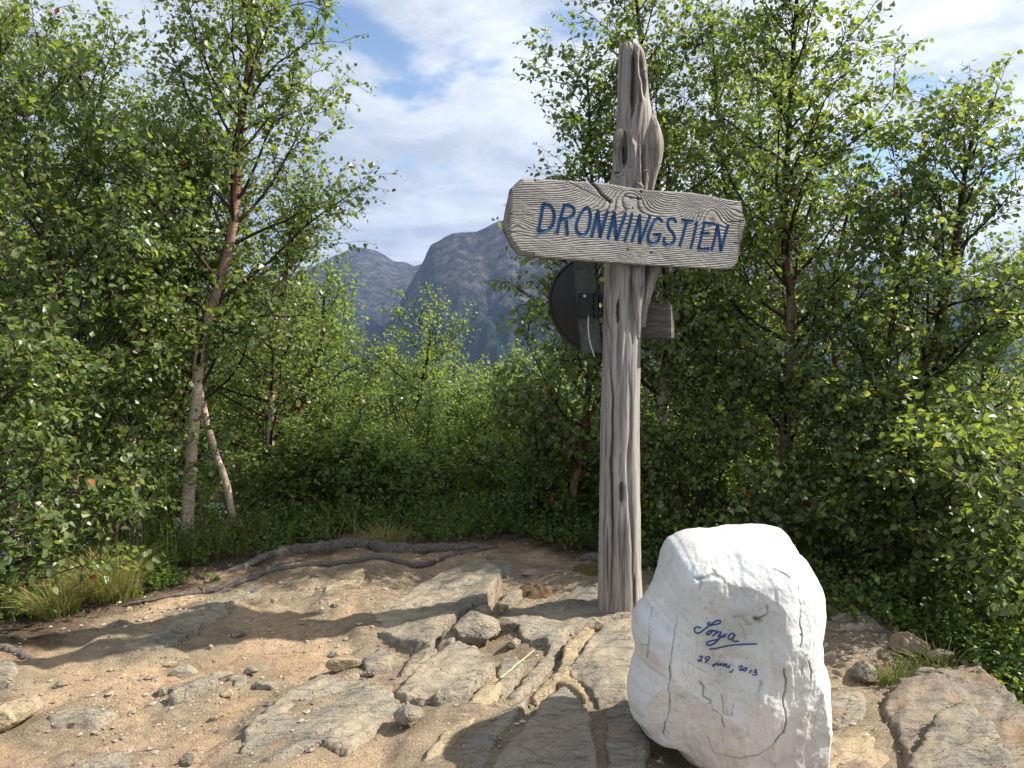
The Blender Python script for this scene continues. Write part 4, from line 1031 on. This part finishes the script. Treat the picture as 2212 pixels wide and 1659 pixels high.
root('tree_root', [(270,1306),(380,1293),(470,1278),(540,1258),(590,1236),(640,1228),(700,1224),(760,1220),(800,1210),(850,1213),(900,1222),(960,1206),(1010,1198),(1080,1190)], [.004, .010, .014, .018, .016, .018, .017, .02, .022, .02, .02, .018, .016, .008], .012,
     'thin long winding root running in front of the thick one', 5)
root('tree_root', [(505,1270),(560,1240),(620,1216),(650,1212)], [.006, .01, .012, .006], .006, 'short slender root between the thick root and the winding root', 8)
root('tree_root', [(1240,1217),(1280,1213),(1330,1214),(1400,1212)], [.02, .035, .03, .02], .01, 'stub of dark root just behind the wooden post', 9)
root('tree_root', [(1335,1106),(1390,1170),(1410,1190)], [.018, .016, .012], .05, 'pale bare root slanting down behind the right side of the post', 10, 'stick')
root('tree_root', [(-30,1390),(10,1400),(60,1412),(160,1450)], [.03, .02, .012, .003], .0, 'frayed grey root at the left edge of the shadow', 12)
root('dry_stick', [z4(1150,1225), z4(1250,1130), z4(1360,1040)], [.0035, .004, .003], .075, 'pale straw-coloured stick lying across the grooved rock', 11, 'stick', 'stick', 6)
root('dry_stick', [z3(1270,640), z3(1290,665), z3(1300,690)], [.006, .007, .004], .07, 'short grey twig on the edge of the shadowed slab', 13, 'root', 'twig', 6)
root('dry_stick', [z5(150,1045), z5(300,1020), z5(430,1000)], [.002, .003, .002], .03, 'thin dark twig beside the right side of the white stone', 14, 'root', 'twig', 6)

# ------------------------------------------------------------------ leaves and birches
def leaf_mesh(P, A, Nn, size, rs, simple=False):
    """P base points, A long axis, Nn normal-ish"""
    n = len(P)
    A = A / (np.linalg.norm(A, axis=1, keepdims=True) + 1e-9)
    Nn = Nn - (Nn * A).sum(1, keepdims=True) * A; Nn /= np.linalg.norm(Nn, axis=1, keepdims=True) + 1e-9
    B = np.cross(A, Nn)
    L = size[:, None]
    wv = rs.uniform(.36, .46, (n, 1)); fold = rs.uniform(.0, .15, (n, 1)); curl = rs.uniform(-.12, .25, (n, 1))
    base = P; tip = P + A * L - Nn * L * curl
    l1 = P + A * L * .24 - B * L * wv + Nn * L * fold; r1 = P + A * L * .24 + B * L * wv + Nn * L * fold
    l2 = P + A * L * .62 - B * L * wv * .72 + Nn * L * (fold * .6 - curl * .4); r2 = P + A * L * .62 + B * L * wv * .72 + Nn * L * (fold * .6 - curl * .4)
    V = np.stack([base, l1, l2, tip, r2, r1], 1).reshape(-1, 3)
    q = np.array([[0, 3, 2, 1], [0, 5, 4, 3]])
    F = (q[None] + (np.arange(n) * 6)[:, None, None]).reshape(-1, 4)
    return V, F
LEAFMESH = {}
def unit(v): return v / (np.linalg.norm(v, axis=-1, keepdims=True) + 1e-9)
def birch(trunks, r0, seed, nb=34, blen=1.3, t0=.2, leaf=.038, density=1., far=False, up=.75, sub=5, label='', group=None, taper=.75, twl=(.12, .26), brange=None, name='birch_tree', age0=0., cat='birch tree', single=0):
    """trunks: list of polylines (world). returns root empty with trunk, branches, crown"""
    rs = np.random.RandomState(seed)
    base = np.array(trunks[0][0], float)
    root_ = empty(name, tuple(base), label, cat, group)
    tr = Acc(); br = Acc(); tw_s = []; tw_d = []
    allP = []
    for ti_, tp in enumerate(trunks):
        tp = np.array(tp, float); n = 60
        Q = spline(tp, n); ln = np.linalg.norm(np.diff(Q, axis=0), axis=1).sum()
        rad = r0 * (1 if ti_ == 0 else .62) * (1 - taper * np.linspace(0, 1, n)) * (1 + .1 * fbm(np.linspace(0, 12, n), seed + ti_, 0., 2))
        if ti_ == 0: rad[:4] *= np.linspace(1.35, 1.05, 4)
        Q = Q + .012 * np.stack([fbm(np.linspace(0, ln * 1.3, n), seed + 3.1 * i, ti_, 2) for i in range(3)], -1) * np.linspace(0, 1, n)[:, None]
        k = 12
        V, F = tubes(Q[None], rad[None], k)
        V += .12 * rad.repeat(k)[:, None] * fbm(V[:, 0] * 12, V[:, 1] * 12, V[:, 2] * 8, 3)[:, None]
        # pale low stem, browner up in the crown
        agev = np.clip(age0 + .95 * np.linspace(0, 1, n) ** 1.0 + .15 * fbm(np.linspace(0, 6, n), seed + 1., 0., 2), 0, .9)
        tr.add(V, F, agev.repeat(k))
        nbb = int(nb * (1 if ti_ == 0 else .55))
        ts = np.clip(t0 + (1 - t0) * (np.arange(nbb) + rs.uniform(0, 1, nbb)) / nbb, 0, .995)
        az = np.arange(nbb) * 2.4 + rs.uniform(-.6, .6, nbb)
        if brange is not None:
            az = brange[0] + (az % (2 * np.pi)) / (2 * np.pi) * (brange[1] - brange[0])
        for t, a in zip(ts, az):
            i = int(t * (n - 1)); p = Q[i]; f = (t - t0) / (1 - t0)
            L = blen * (.35 + .65 * (1 - f) ** .8) * rs.uniform(.7, 1.25) * (1. if f > .08 else .75)
            e = R(rs.uniform(15, 45) + 22 * f) * up / .75
            d = np.array([math.cos(a) * math.cos(e), math.sin(a) * math.cos(e), math.sin(e)])
            m_ = 9; pts = [p]; dd_ = d.copy()
            for s in range(m_ - 1):
                dd_ = unit(dd_ + rs.normal(0, .11, 3) + np.array([0, 0, .07 * up])); pts.append(pts[-1] + dd_ * L / (m_ - 1))
            pts = np.array(pts); rb = min(rad[i] * .5, .006 + .011 * L) * (1 - .85 * np.linspace(0, 1, m_))
            V, F = tubes(pts[None], rb[None], 5); br.add(V, F, np.clip(.72 + .3 * np.linspace(0, 1, m_), 0, 1).repeat(5))
            allP.append(pts[2:])
            ns = int(round(sub * (.6 + L * .55)))
            for q in range(ns):
                tt = rs.uniform(.18, .95); ii = tt * (m_ - 1); i0 = int(ii); sp_ = pts[i0] + (pts[min(i0 + 1, m_ - 1)] - pts[i0]) * (ii - i0)
                bd = unit(pts[min(i0 + 1, m_ - 1)] - pts[max(i0 - 1, 0)])
                side = unit(np.cross(bd, rs.normal(size=3))); sd = unit(bd * .75 + side * .75 + np.array([0, 0, .18]))
                SL = L * rs.uniform(.25, .5) * (1.15 - .5 * tt); m2 = 6; p2 = [sp_]; d2 = sd
                for s in range(m2 - 1):
                    d2 = unit(d2 + rs.normal(0, .13, 3) + np.array([0, 0, .03])); p2.append(p2[-1] + d2 * SL / (m2 - 1))
                p2 = np.array(p2); V, F = tubes(p2[None], (.0042 * (1 - .75 * np.linspace(0, 1, m2)))[None], 3); br.add(V, F, .95)
                allP.append(p2)
        # leading shoot
        allP.append(Q[int(n * .8):])
    # twigs
    S_, D_ = [], []
    for P in allP:
        seg = np.diff(P, axis=0); L = np.linalg.norm(seg, axis=1); tot = L.sum()
        k = max(1, int(tot / .055 * density)); c = np.concatenate([[0], np.cumsum(L)])
        u = rs.uniform(0, tot, k); i = np.clip(np.searchsorted(c, u, 'right') - 1, 0, len(L) - 1)
        fr = ((u - c[i]) / np.maximum(L[i], 1e-6))[:, None]
        S_.append(P[i] + seg[i] * fr); D_.append(unit(seg[i]))
        S_.append(P[-1:]); D_.append(unit(seg[-1:]))
    S_ = np.concatenate(S_); D_ = np.concatenate(D_); nt = len(S_)
    sd = unit(rs.normal(size=(nt, 3)) * np.array([1, 1, .7])); td = unit(D_ * .7 + sd * .85 + np.array([0, 0, .05]))
    TL = rs.uniform(*twl, nt)
    mid = S_ + td * (TL * .5)[:, None] + rs.normal(0, .008, (nt, 3)); end = S_ + td * TL[:, None] + np.array([0, 0, -.03]) * TL[:, None] / .2 + rs.normal(0, .015, (nt, 3))
    if far: V, F = tubes(np.stack([S_, end], 1), np.tile([.0020, .0009], (nt, 1)), 3)
    else: V, F = tubes(np.stack([S_, mid, end], 1), np.tile([.0021, .0016, .0008], (nt, 1)), 3)
    br.add(V, F, 1.)
    # leaves along the twigs
    nl = np.maximum(3, (TL / .026).astype(int)); idx = np.repeat(np.arange(nt), nl); kk = np.concatenate([np.arange(a) for a in nl]); fr = (kk + 1) / nl[idx]
    fr = fr[:, None]
    P = np.where(fr < .5, S_[idx] + (mid - S_)[idx] * fr * 2, mid[idx] + (end - mid)[idx] * (fr - .5) * 2)
    perp = unit(np.cross(td[idx], rs.normal(size=(len(idx), 3))))
    A = unit(td[idx] * .55 + perp * .9 + np.array([0, 0, -.42]) + rs.normal(0, .25, (len(idx), 3)))
    Nn = unit(np.array([0, 0, 1.]) + rs.normal(0, .62, (len(idx), 3)) + perp * .2)
    P = P + A * .012
    sz = leaf * .93 * rs.uniform(.5, 1.25, len(idx)) * (1 - .25 * (fr[:, 0] > .8))
    V, F = leaf_mesh(P, A, Nn, sz, rs)
    tint = np.clip(rs.normal(.42, .2, len(idx)) + (.18 * fbm(P[:, 0] * 2.5, P[:, 1] * 2.5, P[:, 2] * 2.5, 2)), 0, .98)
    tint[rs.rand(len(idx)) < .0012] = 1
    tr.build('trunk', M['bark'], root_); 
    b_ = br.build('branches', M['bark'], root_)
    if single:
        V6 = V.reshape(-1, 6, 3); cen = V6.mean(1)
        inview = (np.abs(cen[:, 0]) < cen[:, 1] * .66) & (cen[:, 2] > .05)
        dist = np.where(inview, cen[:, 1], 99); pick = np.argsort(dist)[:single]
        keep = np.ones(len(V6), bool)
        Fm = [(0, 3, 2, 1), (0, 5, 4, 3)]
        for j_, q in enumerate(pick):
            if dist[q] > 90: break
            keep[q] = False; b0 = V6[q, 0]; mesh_k = j_ % 5
            ax_ = V6[q, 3] - b0; L_ = np.linalg.norm(ax_); yx = ax_ / L_
            xx = V6[q, 5] - V6[q, 1]; xx = xx - (xx @ yx) * yx; wx = np.linalg.norm(xx); xx = xx / wx; zx = np.cross(xx, yx)
            if mesh_k not in LEAFMESH:
                lv = (V6[q] - b0) @ np.stack([xx, yx, zx], 1) / L_
                o_ = mk('leaf', lv, Fm, M['leaf'], root_, False, {'tint': np.full(6, .25 + .14 * mesh_k)}); LEAFMESH[mesh_k] = o_.data
            else:
                o_ = bpy.data.objects.new('leaf', LEAFMESH[mesh_k]); col.objects.link(o_); o_.parent = root_; o_.matrix_parent_inverse = root_.matrix_world.inverted()
            from mathutils import Matrix
            mm = np.eye(4); mm[:3, 0], mm[:3, 1], mm[:3, 2], mm[:3, 3] = xx * L_, yx * L_, zx * L_, b0
            o_.matrix_basis = Matrix(mm.tolist())
        V = V6[keep].reshape(-1, 3); F = F[:2 * keep.sum()]; tint = tint[keep]
    cr = mk('crown', V, F, M['leaf_far_lit' if far else 'leaf'], root_, False, {'tint': tint.repeat(6)}); cr['kind'] = 'stuff'
    return root_
def TR(pts, depth, drift=0., ext=None):
    """measured trunk line -> world, base dropped to the ground"""
    n = len(pts); out = [W(a, b, depth + drift * i / max(1, n - 1)) for i, (a, b) in enumerate(pts)]
    b = out[0].copy(); g = float(gz(b[0], b[1]))
    if b[2] > g + .03: out.insert(0, np.array([b[0], b[1], g - .03]))
    return out

G_R = 'birches behind the signpost and white stone'
G_L = 'birches on the left side of the ledge'
# left group
birch([TR([(405,1125),(412,1000),(424,870),(436,740),(455,675),(480,590),(503,500),(512,350),(530,200),(541,90),(545,-80),(552,-260)], 5.3)], .044, 11, 46, 1.25, .26, .046, .95,
      label='tall birch with a pale trunk standing left of the gap, its top out of frame', group=G_L)
birch([TR([(292,1110),(285,1000),(272,900),(222,800),(205,760),(225,690),(230,560),(210,420),(190,260),(170,150)], 5.9), TR([(285,1000),(272,900),(180,730),(130,600),(60,420),(20,200)], 5.9)], .05, 12, 38, 1.3, .3, .044, .9,
      label='forked birch with a white lower stem half hidden left of the tallest trunk', group=G_L)
birch([TR([(150,1110),(165,1010),(180,950),(195,880),(170,760),(120,600),(60,400),(0,250),(-60,90)], 4.9)], .03, 13, 36, 1.15, .2, .046, .9, age0=.25,
      label='thin dark-stemmed birch leaning left near the left edge', group=G_L)
birch([TR([(500,1110),(487,1040),(468,985),(452,930),(440,880),(420,760),(400,640),(430,420),(440,300)], 5.75)], .030, 14, 34, 1.25, .35, .042, .8,
      label='leaning white-stemmed birch just right of and behind the tall birch trunk', group=G_L)
birch([TR([(680,1095),(668,1060),(652,1030),(640,960),(660,850),(690,760),(700,640)], 7.4)], .045, 15, 32, 1.25, .2, .042, .8, far=True,
      label='short birch with a bent pale stem at the left side of the mountain gap', group=G_L)
birch([TR([(40,1200),(30,1050),(20,900),(40,700),(10,500),(-20,300),(-40,120)], 6.6)], .05, 16, 36, 1.35, .2, .044, .8,
      label='bushy birch filling the left edge of the view', group=G_L)
birch([TR([(-150,1400),(-120,1150),(-80,950),(-20,800)], 3.95)], .03, 17, 24, 1.05, .1, .049, .8, up=.55, age0=.4, brange=(-.9, 1.4),
      label='nearest young birch reaching in from the left edge with large sunlit leaves', group=G_L, single=220, name='young_birch', cat='young birch')
birch([TR([(250,1170),(250,1050),(280,900),(300,760),(310,650)], 4.9)], .02, 18, 30, .8, .1, .046, .9, up=.6, age0=.5,
      label='leafy birch sapling in front of the forked birch at left', group=G_L, name='young_birch', cat='young birch')
birch([TR([(130,1000),(120,700),(100,400),(85,150),(80,70)], 8.2)], .06, 19, 40, 1.4, .2, .042, .8, far=True,
      label='back birch whose narrow top stands clear at the upper left', group=G_L)
birch([TR([(380,1050),(370,700),(345,400),(335,260)], 7.8)], .055, 20, 38, 1.4, .2, .042, .8, far=True,
      label='rounded back birch between the left edge and the tall trunk', group=G_L)
birch([TR([(590,1090),(585,900),(600,700),(620,560),(640,440)], 6.4)], .04, 21, 30, 1.1, .15, .042, .8,
      label='birch at the inner edge of the left group, leaning toward the gap', group=G_L)
# right group
birch([TR([(1215,1190),(1240,1050),(1265,900),(1280,700),(1285,500),(1275,300),(1268,160)], 5.6)], .032, 31, 46, 1.0, .15, .046, .9,
      age0=.35, label='birch directly behind the dish and post, crown spreading over the gap', group=G_R)
birch([TR([(1446,1180),(1440,1060),(1433,900),(1437,760),(1440,600),(1420,400),(1400,200),(1380,50),(1370,-60)], 5.7), TR([(1446,1180),(1470,1100),(1500,980),(1540,800),(1560,680),(1570,500),(1550,250),(1540,90)], 5.8)], .045, 32, 52, 1.1, .2, .045, .85,
      label='two-stemmed birch rising immediately right of the wooden post', group=G_R)
birch([TR([(1672,1180),(1684,1100),(1690,1015),(1699,900),(1703,785),(1707,633),(1695,541),(1700,350),(1712,150),(1722,0),(1728,-120)], 5.1)], .04, 33, 52, 1.05, .2, .047, .9, age0=.2,
      label='reddish-stemmed birch rising behind the white stone', group=G_R)
birch([TR([(1868,1200),(1866,1080),(1888,976),(1905,905),(1951,850),(2001,785),(2039,652),(2060,556),(2075,440),(2090,350),(2110,260)], 4.9), TR([(1905,905),(1918,820),(1920,740),(1935,640),(1950,500),(1980,380)], 4.9)], .042, 34, 36, 1.0, .22, .047, .85, age0=.05,
      label='birch forking into a long right-leaning limb, right of the white stone', group=G_R)
birch([TR([(2063,1260),(2062,1150),(2075,1000),(2100,880),(2140,780),(2180,660),(2210,600)], 5.9)], .045, 35, 34, 1.1, .2, .045, .85,
      label='birch at the right edge behind the forked birch', group=G_R)
birch([TR([(2330,1480),(2290,1300),(2250,1130),(2190,980)], 3.9)], .03, 36, 36, 1.1, .05, .049, .85, up=.35, age0=.4, brange=(1.6, 4.4),
      label='nearest young birch hanging big leaves over the rusty boulder at right', group=G_R, single=220, name='young_birch', cat='young birch')
birch([TR([(2080,1500),(2050,1350),(2010,1220),(1980,1100),(1960,980)], 4.4)], .025, 37, 34, .95, .05, .049, .85, up=.5, age0=.5,
      label='low leafy birch sapling just beyond the right rim of the ledge', group=G_R, name='young_birch', cat='young birch')
birch([TR([(1570,1200),(1580,1050),(1600,900),(1620,700),(1640,560),(1650,400),(1640,260),(1635,150)], 6.6)], .045, 38, 38, 1.15, .2, .044, .8,
      label='birch with a narrow top between the two-stemmed and the reddish birch', group=G_R)
birch([TR([(1800,1200),(1800,1000),(1810,850),(1800,720),(1805,600),(1825,480),(1850,400)], 6.4)], .045, 39, 36, 1.1, .2, .044, .75,
      label='birch whose ragged top leans right against the bright sky', group=G_R)
birch([TR([(1860,1350),(1840,1200),(1830,1050),(1820,900)], 4.6)], .022, 40, 30, .8, .05, .047, .85, up=.55, age0=.5,
      label='low birch sapling tucked behind the right shoulder of the white stone', group=G_R, name='young_birch', cat='young birch')
birch([TR([(1500,1260),(1510,1150),(1530,1000),(1540,850)], 5.0)], .022, 41, 30, .85, .05, .046, .85, up=.55, age0=.5,
      label='low birch sapling between the post and the white stone', group=G_R, name='young_birch', cat='young birch')
birch([TR([(1180,1210),(1175,1100),(1160,980),(1150,860)], 5.9)], .022, 42, 28, .85, .05, .046, .8, up=.55, age0=.5,
      label='low birch sapling just left of the wooden post', group=G_R, name='young_birch', cat='young birch')
birch([[np.array([4.0, 5.0, -1.]), np.array([3.95, 4.9, .5]), np.array([4.0, 4.85, 2.]), np.array([3.9, 4.9, 3.1])]], .05, 43, 40, 1.1, .15, .044, .8,  # added out-of-frame birch, placed to shade the leaves at the right edge
      label='added birch mostly beyond the right edge of the view, shading the leaves beside the boulder', group=G_R)
# centre, down the slope
birch([TR([(850,1160),(862,1100),(858,1040),(880,980),(890,930),(905,850),(925,760),(930,700)], 7.6)], .035, 51, 30, 1.0, .15, .042, .75, far=True, age0=.4,
      label='dark crooked-stemmed birch in the middle of the gap, top spiking up', group='birches in the gap')
p1 = birch([[np.array([0, 0, 0.]), np.array([.05, 0, .9]), np.array([-.03, .05, 1.9]), np.array([.08, 0, 3.0])]], .04, 61, 32, 1.15, .12, .048, .6, far=True,
      label='small bright birch in the thicket on the slope beyond the ledge', group='thicket birches down the slope')
p2 = birch([[np.array([0, 0, 0.]), np.array([-.1, 0, .8]), np.array([-.05, .05, 1.8]), np.array([-.2, 0, 3.3])], [np.array([-.1, 0, .8]), np.array([.2, 0, 1.6]), np.array([.4, 0, 2.7])]], .045, 62, 32, 1.15, .12, .048, .6, far=True,
      label='small bright birch in the thicket on the slope beyond the ledge', group='thicket birches down the slope')
p3 = birch([[np.array([0, 0, 0.]), np.array([.1, 0, .6]), np.array([.05, .05, 1.3]), np.array([.1, 0, 2.2])]], .03, 63, 30, .95, .10, .050, .6, far=True, up=.9,
      label='small bright birch in the thicket on the slope beyond the ledge', group='thicket birches down the slope')
p4 = birch([[np.array([.05 * k - .1, .05, 0.]), np.array([.12 * math.cos(k * 1.7), .12 * math.sin(k * 1.7), .4]), np.array([.3 * math.cos(k * 1.7), .3 * math.sin(k * 1.7), .85])] for k in range(5)], .016, 64, 18, .55, .05, .052, .65, far=True, up=.8, sub=4, age0=.5,
      label='low bright birch bush at the rim', group='thicket birches down the slope')
p5 = birch([[np.array([0, 0, 0.]), np.array([.12, 0, .45]), np.array([-.02, .05, .9]), np.array([-.12, 0, 1.5]), np.array([-.1, .05, 2.2])], [np.array([.08, 0, .55]), np.array([.35, .05, 1.0]), np.array([.55, 0, 1.75])]], .035, 65, 28, .95, .15, .048, .6, far=True, up=.8, age0=.45,
      label='small crooked birch in the thicket', group='thicket birches down the slope')
protos = [p1, p2, p3]
kids = {p: [o for o in bpy.data.objects if o.parent == p] for p in protos + [p4, p5]}
# (px of stem, depth y, px of the top, prototype)
spots = [(780,7.0,800),(960,8.2,760),(1030,7.8,790),(1100,8.6,740),(900,9.4,735),(1170,7.6,730),(1240,9.0,700),(1040,10.5,745),(820,9.0,700),(730,8.4,640),(660,9.6,600),(560,9.0,560),
         (480,10.5,480),(300,9.6,420),(150,10.4,380),(20,8.8,420),(-90,10,330),(1330,9.4,740),(1430,8.6,760),(1540,9.8,740),(1640,8.6,780),(1760,9.4,800),(1880,8.0,820),(1990,9.2,760),
         (2100,7.8,740),(2230,8.8,700),(1350,7.0,760),(1500,7.2,740),(1720,6.9,780),(1950,6.6,860),(2150,6.2,860),(560,7.6,760),(90,7.6,700),(250,7.4,720),(-60,6.8,700),(1100,6.7,930),
         (780,12,720),(980,13,735),(1150,12,720),(620,6.6,900),(1250,6.3,900),(940,6.9,870),(560,6.1,960),
         (1380,5.9,940),(1620,5.8,940),(1760,5.6,960),(1900,5.4,980),(880,6.0,1060),(1200,5.6,1060),(350,5.6,1030),(780,6.1,900),(1130,6.3,960),(910,6.6,820),(700,6.6,820),(1060,6.9,820)]
rs = np.random.RandomState(5)
Hs = {p1: 3.15, p2: 3.45, p3: 2.3, p4: .95, p5: 2.25}
first = set()
for i, (px, dy, pyt) in enumerate(spots):
    p = protos[i % 3] if i >= 3 else protos[i]
    need = W(px, pyt, dy)[2] - float(gz(W(px, pyt, dy)[0], dy))
    if i >= 5: p = p4 if need < 1.15 else ((p3, p5)[i % 2] if need < 2.9 else (p1, p2)[i % 2])
    if i == 3: p = p4
    if i == 4: p = p5
    top_ = W(px, pyt, dy); g = float(gz(top_[0], dy))
    s = float(np.clip((top_[2] - g) / (Hs[p] * 1.12), .62 if p is p4 else .35, 1.9))
    if p in first:
        o = p.copy(); col.objects.link(o)
        for ch in kids[p]:
            c = ch.copy(); col.objects.link(c); c.parent = o; c.matrix_parent_inverse = ch.matrix_parent_inverse
    else: o = p; first.add(p)
    where = 'below the mountain gap' if 700 < px < 1280 else ('behind the birches left of the gap' if px <= 700 else 'behind the birches right of the post')
    o['label'] = ('low bright birch bush at the rim ' if dy < 6.6 else ('pale small birch far down the slope ' if dy > 9.3 else 'small birch crowded in the thicket ')) + where
    o.location = (top_[0], dy, max(g, top_[2] - Hs[p] * 1.12 * s) - .05)
    o.rotation_euler = (rs.uniform(-.08, .08), rs.uniform(-.08, .08), rs.uniform(0, 6.28)); w = s ** .8
    if p is p4: k_ = rs.uniform(.7, 1.35); s *= k_ * rs.uniform(.8, 1.15); w *= k_
    o.scale = (w, w, s)

# ------------------------------------------------------------------ undergrowth, grass
def rim_points(n, rs, lo, hi, xr):
    x = rs.uniform(*xr, n * 4); y = rs.uniform(2.6, 7, n * 4); d = -poly_sd(x, y, KNOLL)
    ok = (d > lo) & (d < hi); return x[ok][:n], y[ok][:n], d[ok][:n]
rs = np.random.RandomState(77)
x, y, d = rim_points(8000, rs, -.35, 1.1, (-3.4, 2.6))
dens = fbm(x * 2.2, y * 2.2, 4., 3) + sstep(-.35, .2, d) * 1.1 - .75 + rs.uniform(-.25, .25, len(x))
ok = dens > 0; x, y, d = x[ok], y[ok], d[ok]; n = len(x)
hh_ = (.05 + .15 * sstep(-.3, .3, d)) * rs.uniform(.5, 1.3, n)
g = gz(x, y); S_ = np.stack([x, y, g], -1); dirs = unit(np.stack([rs.normal(0, .35, n), rs.normal(0, .35, n), np.ones(n)], -1)); E = S_ + dirs * hh_[:, None]
V, F = tubes(np.stack([S_, (S_ + E) / 2 + rs.normal(0, .008, (n, 3)), E], 1), np.tile([.0016, .0013, .0008], (n, 1)), 3)
und = Acc(); und.add(V, F, 0.)
nl = 8; idx = np.repeat(np.arange(n), nl); fr = np.tile(np.linspace(.25, 1, nl), n)[:, None]
P = S_[idx] + (E - S_)[idx] * fr + rs.normal(0, .006, (n * nl, 3)); side = unit(rs.normal(size=(n * nl, 3)) * [1, 1, .4]); A = unit(side + dirs[idx] * .5)
V, F = leaf_mesh(P, A, unit(np.array([0, 0, 1.]) + rs.normal(0, .5, (n * nl, 3))), rs.uniform(.014, .030, n * nl), rs)
tint = np.clip(rs.normal(.5, .2, n * nl), 0, .97); tint[rs.rand(n * nl) < .006] = 1
und.add(V, F, tint.repeat(6)); u_ = und.build('undergrowth', M['berry_leaf'], None, False); u_['kind'] = 'stuff'
tag(u_, 'low bright green bilberry undergrowth along the rim of the ledge', 'undergrowth')

def blades(name, cx_, cy_, rad_, n, h, label, seed, tint=(0, 1), lean=(0, 0), w=.0022, cat='grass', kind=None, spread=.55):
    rs = np.random.RandomState(seed)
    r = rad_ * np.sqrt(rs.rand(n)); a = rs.uniform(0, 2 * np.pi, n); x = cx_ + r * np.cos(a); y = cy_ + r * np.sin(a) * .6
    g = gz(x, y) - .01; H = h * rs.uniform(.45, 1.2, n)
    out = np.stack([np.cos(a) * spread * (r / rad_ + .25) + lean[0], np.sin(a) * spread * (r / rad_ + .25) + lean[1]], -1) + rs.normal(0, .22, (n, 2))
    m_ = 6; t = np.linspace(0, 1, m_)
    P = np.zeros((n, m_, 3)); P[..., 0] = x[:, None] + out[:, :1] * H[:, None] * t ** 1.8; P[..., 1] = y[:, None] + out[:, 1:] * H[:, None] * t ** 1.8
    P[..., 2] = g[:, None] + H[:, None] * (t - .35 * t ** 3 * np.clip(np.linalg.norm(out, axis=1), 0, 1.4)[:, None])
    B = np.stack([-np.sin(a), np.cos(a), 0 * a], -1); B = unit(B + rs.normal(0, .5, (n, 3)))
    ww = w * rs.uniform(.6, 1.3, (n, 1)) * (1 - t ** 2 * .9)[None]
    V = np.stack([P - B[:, None] * ww[..., None], P + B[:, None] * ww[..., None]], 2).reshape(-1, 3)
    f = grid_faces(m_, 2); F = (f[None] + (np.arange(n) * m_ * 2)[:, None, None]).reshape(-1, 4)
    tn = np.clip(np.repeat(rs.uniform(*tint, n), m_) + .35 * np.tile(t, n) - .15, 0, 1)
    o = mk(name, V, F, M['grass'], None, True, {'tint': np.repeat(tn, 2)})
    if kind: o['kind'] = kind
    return tag(o, label, cat)
def gg(px, py): p = G(px, py); return p[0], p[1]
blades('grass_tuft', *gg(235, 1290), .16, 800, .30, 'larger green and straw grass tuft on sand at left, beside the root', 1, (.15, .95), (-.1, -.15), .0016)
blades('grass_tuft', *gg(115, 1320), .13, 600, .24, 'smaller green grass tuft at far left, left of the larger tuft', 2, (.1, .85), (-.15, -.15), .0016)
blades('grass_tuft', *gg(300, 1240), .12, 450, .20, 'yellowing grass tuft rising behind the larger tuft', 3, (.5, 1), (.0, 0), .0015)
blades('grass_tuft', *gg(830, 1172), .14, 380, .14, 'pale dry grass tuft behind the thick root in the middle', 4, (.4, 1), (0, 0), .0016)
blades('grass_tuft', *z5(0, 0)[:0], *gg(*z5(830, 1020)), .10, 90, .16, 'long dark grass blades at the back of the rusty boulder', 5, (0, .6), (-.4, 0), .0025)
blades('grass_tuft', *gg(*z5(590, 1110)), .08, 220, .10, 'small yellow-green grass clump in the gravel gap beside the rusty boulder', 6, (0, .5), (0, 0), .002)
blades('tall_grass', *gg(330, 1190), .75, 170, .75, 'tall thin seeding grass stems among the leaves at left', 7, (.3, .95), (.15, 0), .0014, kind='stuff', spread=.35)
blades('tall_grass', *gg(760, 1150), .9, 160, .32, 'sparse straw grass stems along the rim behind the roots', 8, (.3, 1), (0, 0), .0014, kind='stuff', spread=.35)

# moss pads
def pad(px, py, rx, ry, h, mat, label, seed, z=None):
    c = G(px, py, z if z is not None else 0.); n1, n2 = 14, 40
    r, a = np.meshgrid(np.linspace(0, 1, n1), np.linspace(0, 2 * np.pi, n2, endpoint=False), indexing='ij')
    rr = r * (1 + .3 * fbm(np.cos(a) * 2 + seed, np.sin(a) * 2, 0., 3)); x = c[0] + rx * rr * np.cos(a); y = c[1] + ry * rr * np.sin(a)
    zz = (gz(x, y) if z is None else z) + h * (1 - r ** 2) * (1 + .5 * fbm(x * 30, y * 30, 0., 3)) - .012 * r ** 4
    return tag(mk('moss_pad', np.stack([x, y, zz], -1), grid_faces(n1, n2, True), M[mat], None, True), label, 'moss')
pad(*z4(1700, 440), .12, .08, .035, 'moss', 'green brown moss cushion left of the post foot', 1)
pad(*z4(1370, 575), .12, .07, .04, 'litter', 'reddish brown dead moss mound left of the post on grey bedrock', 2)
pad(*z5(250, 690), .22, .07, .03, 'moss', 'dark moss mat in shade right of the white stone', 3)
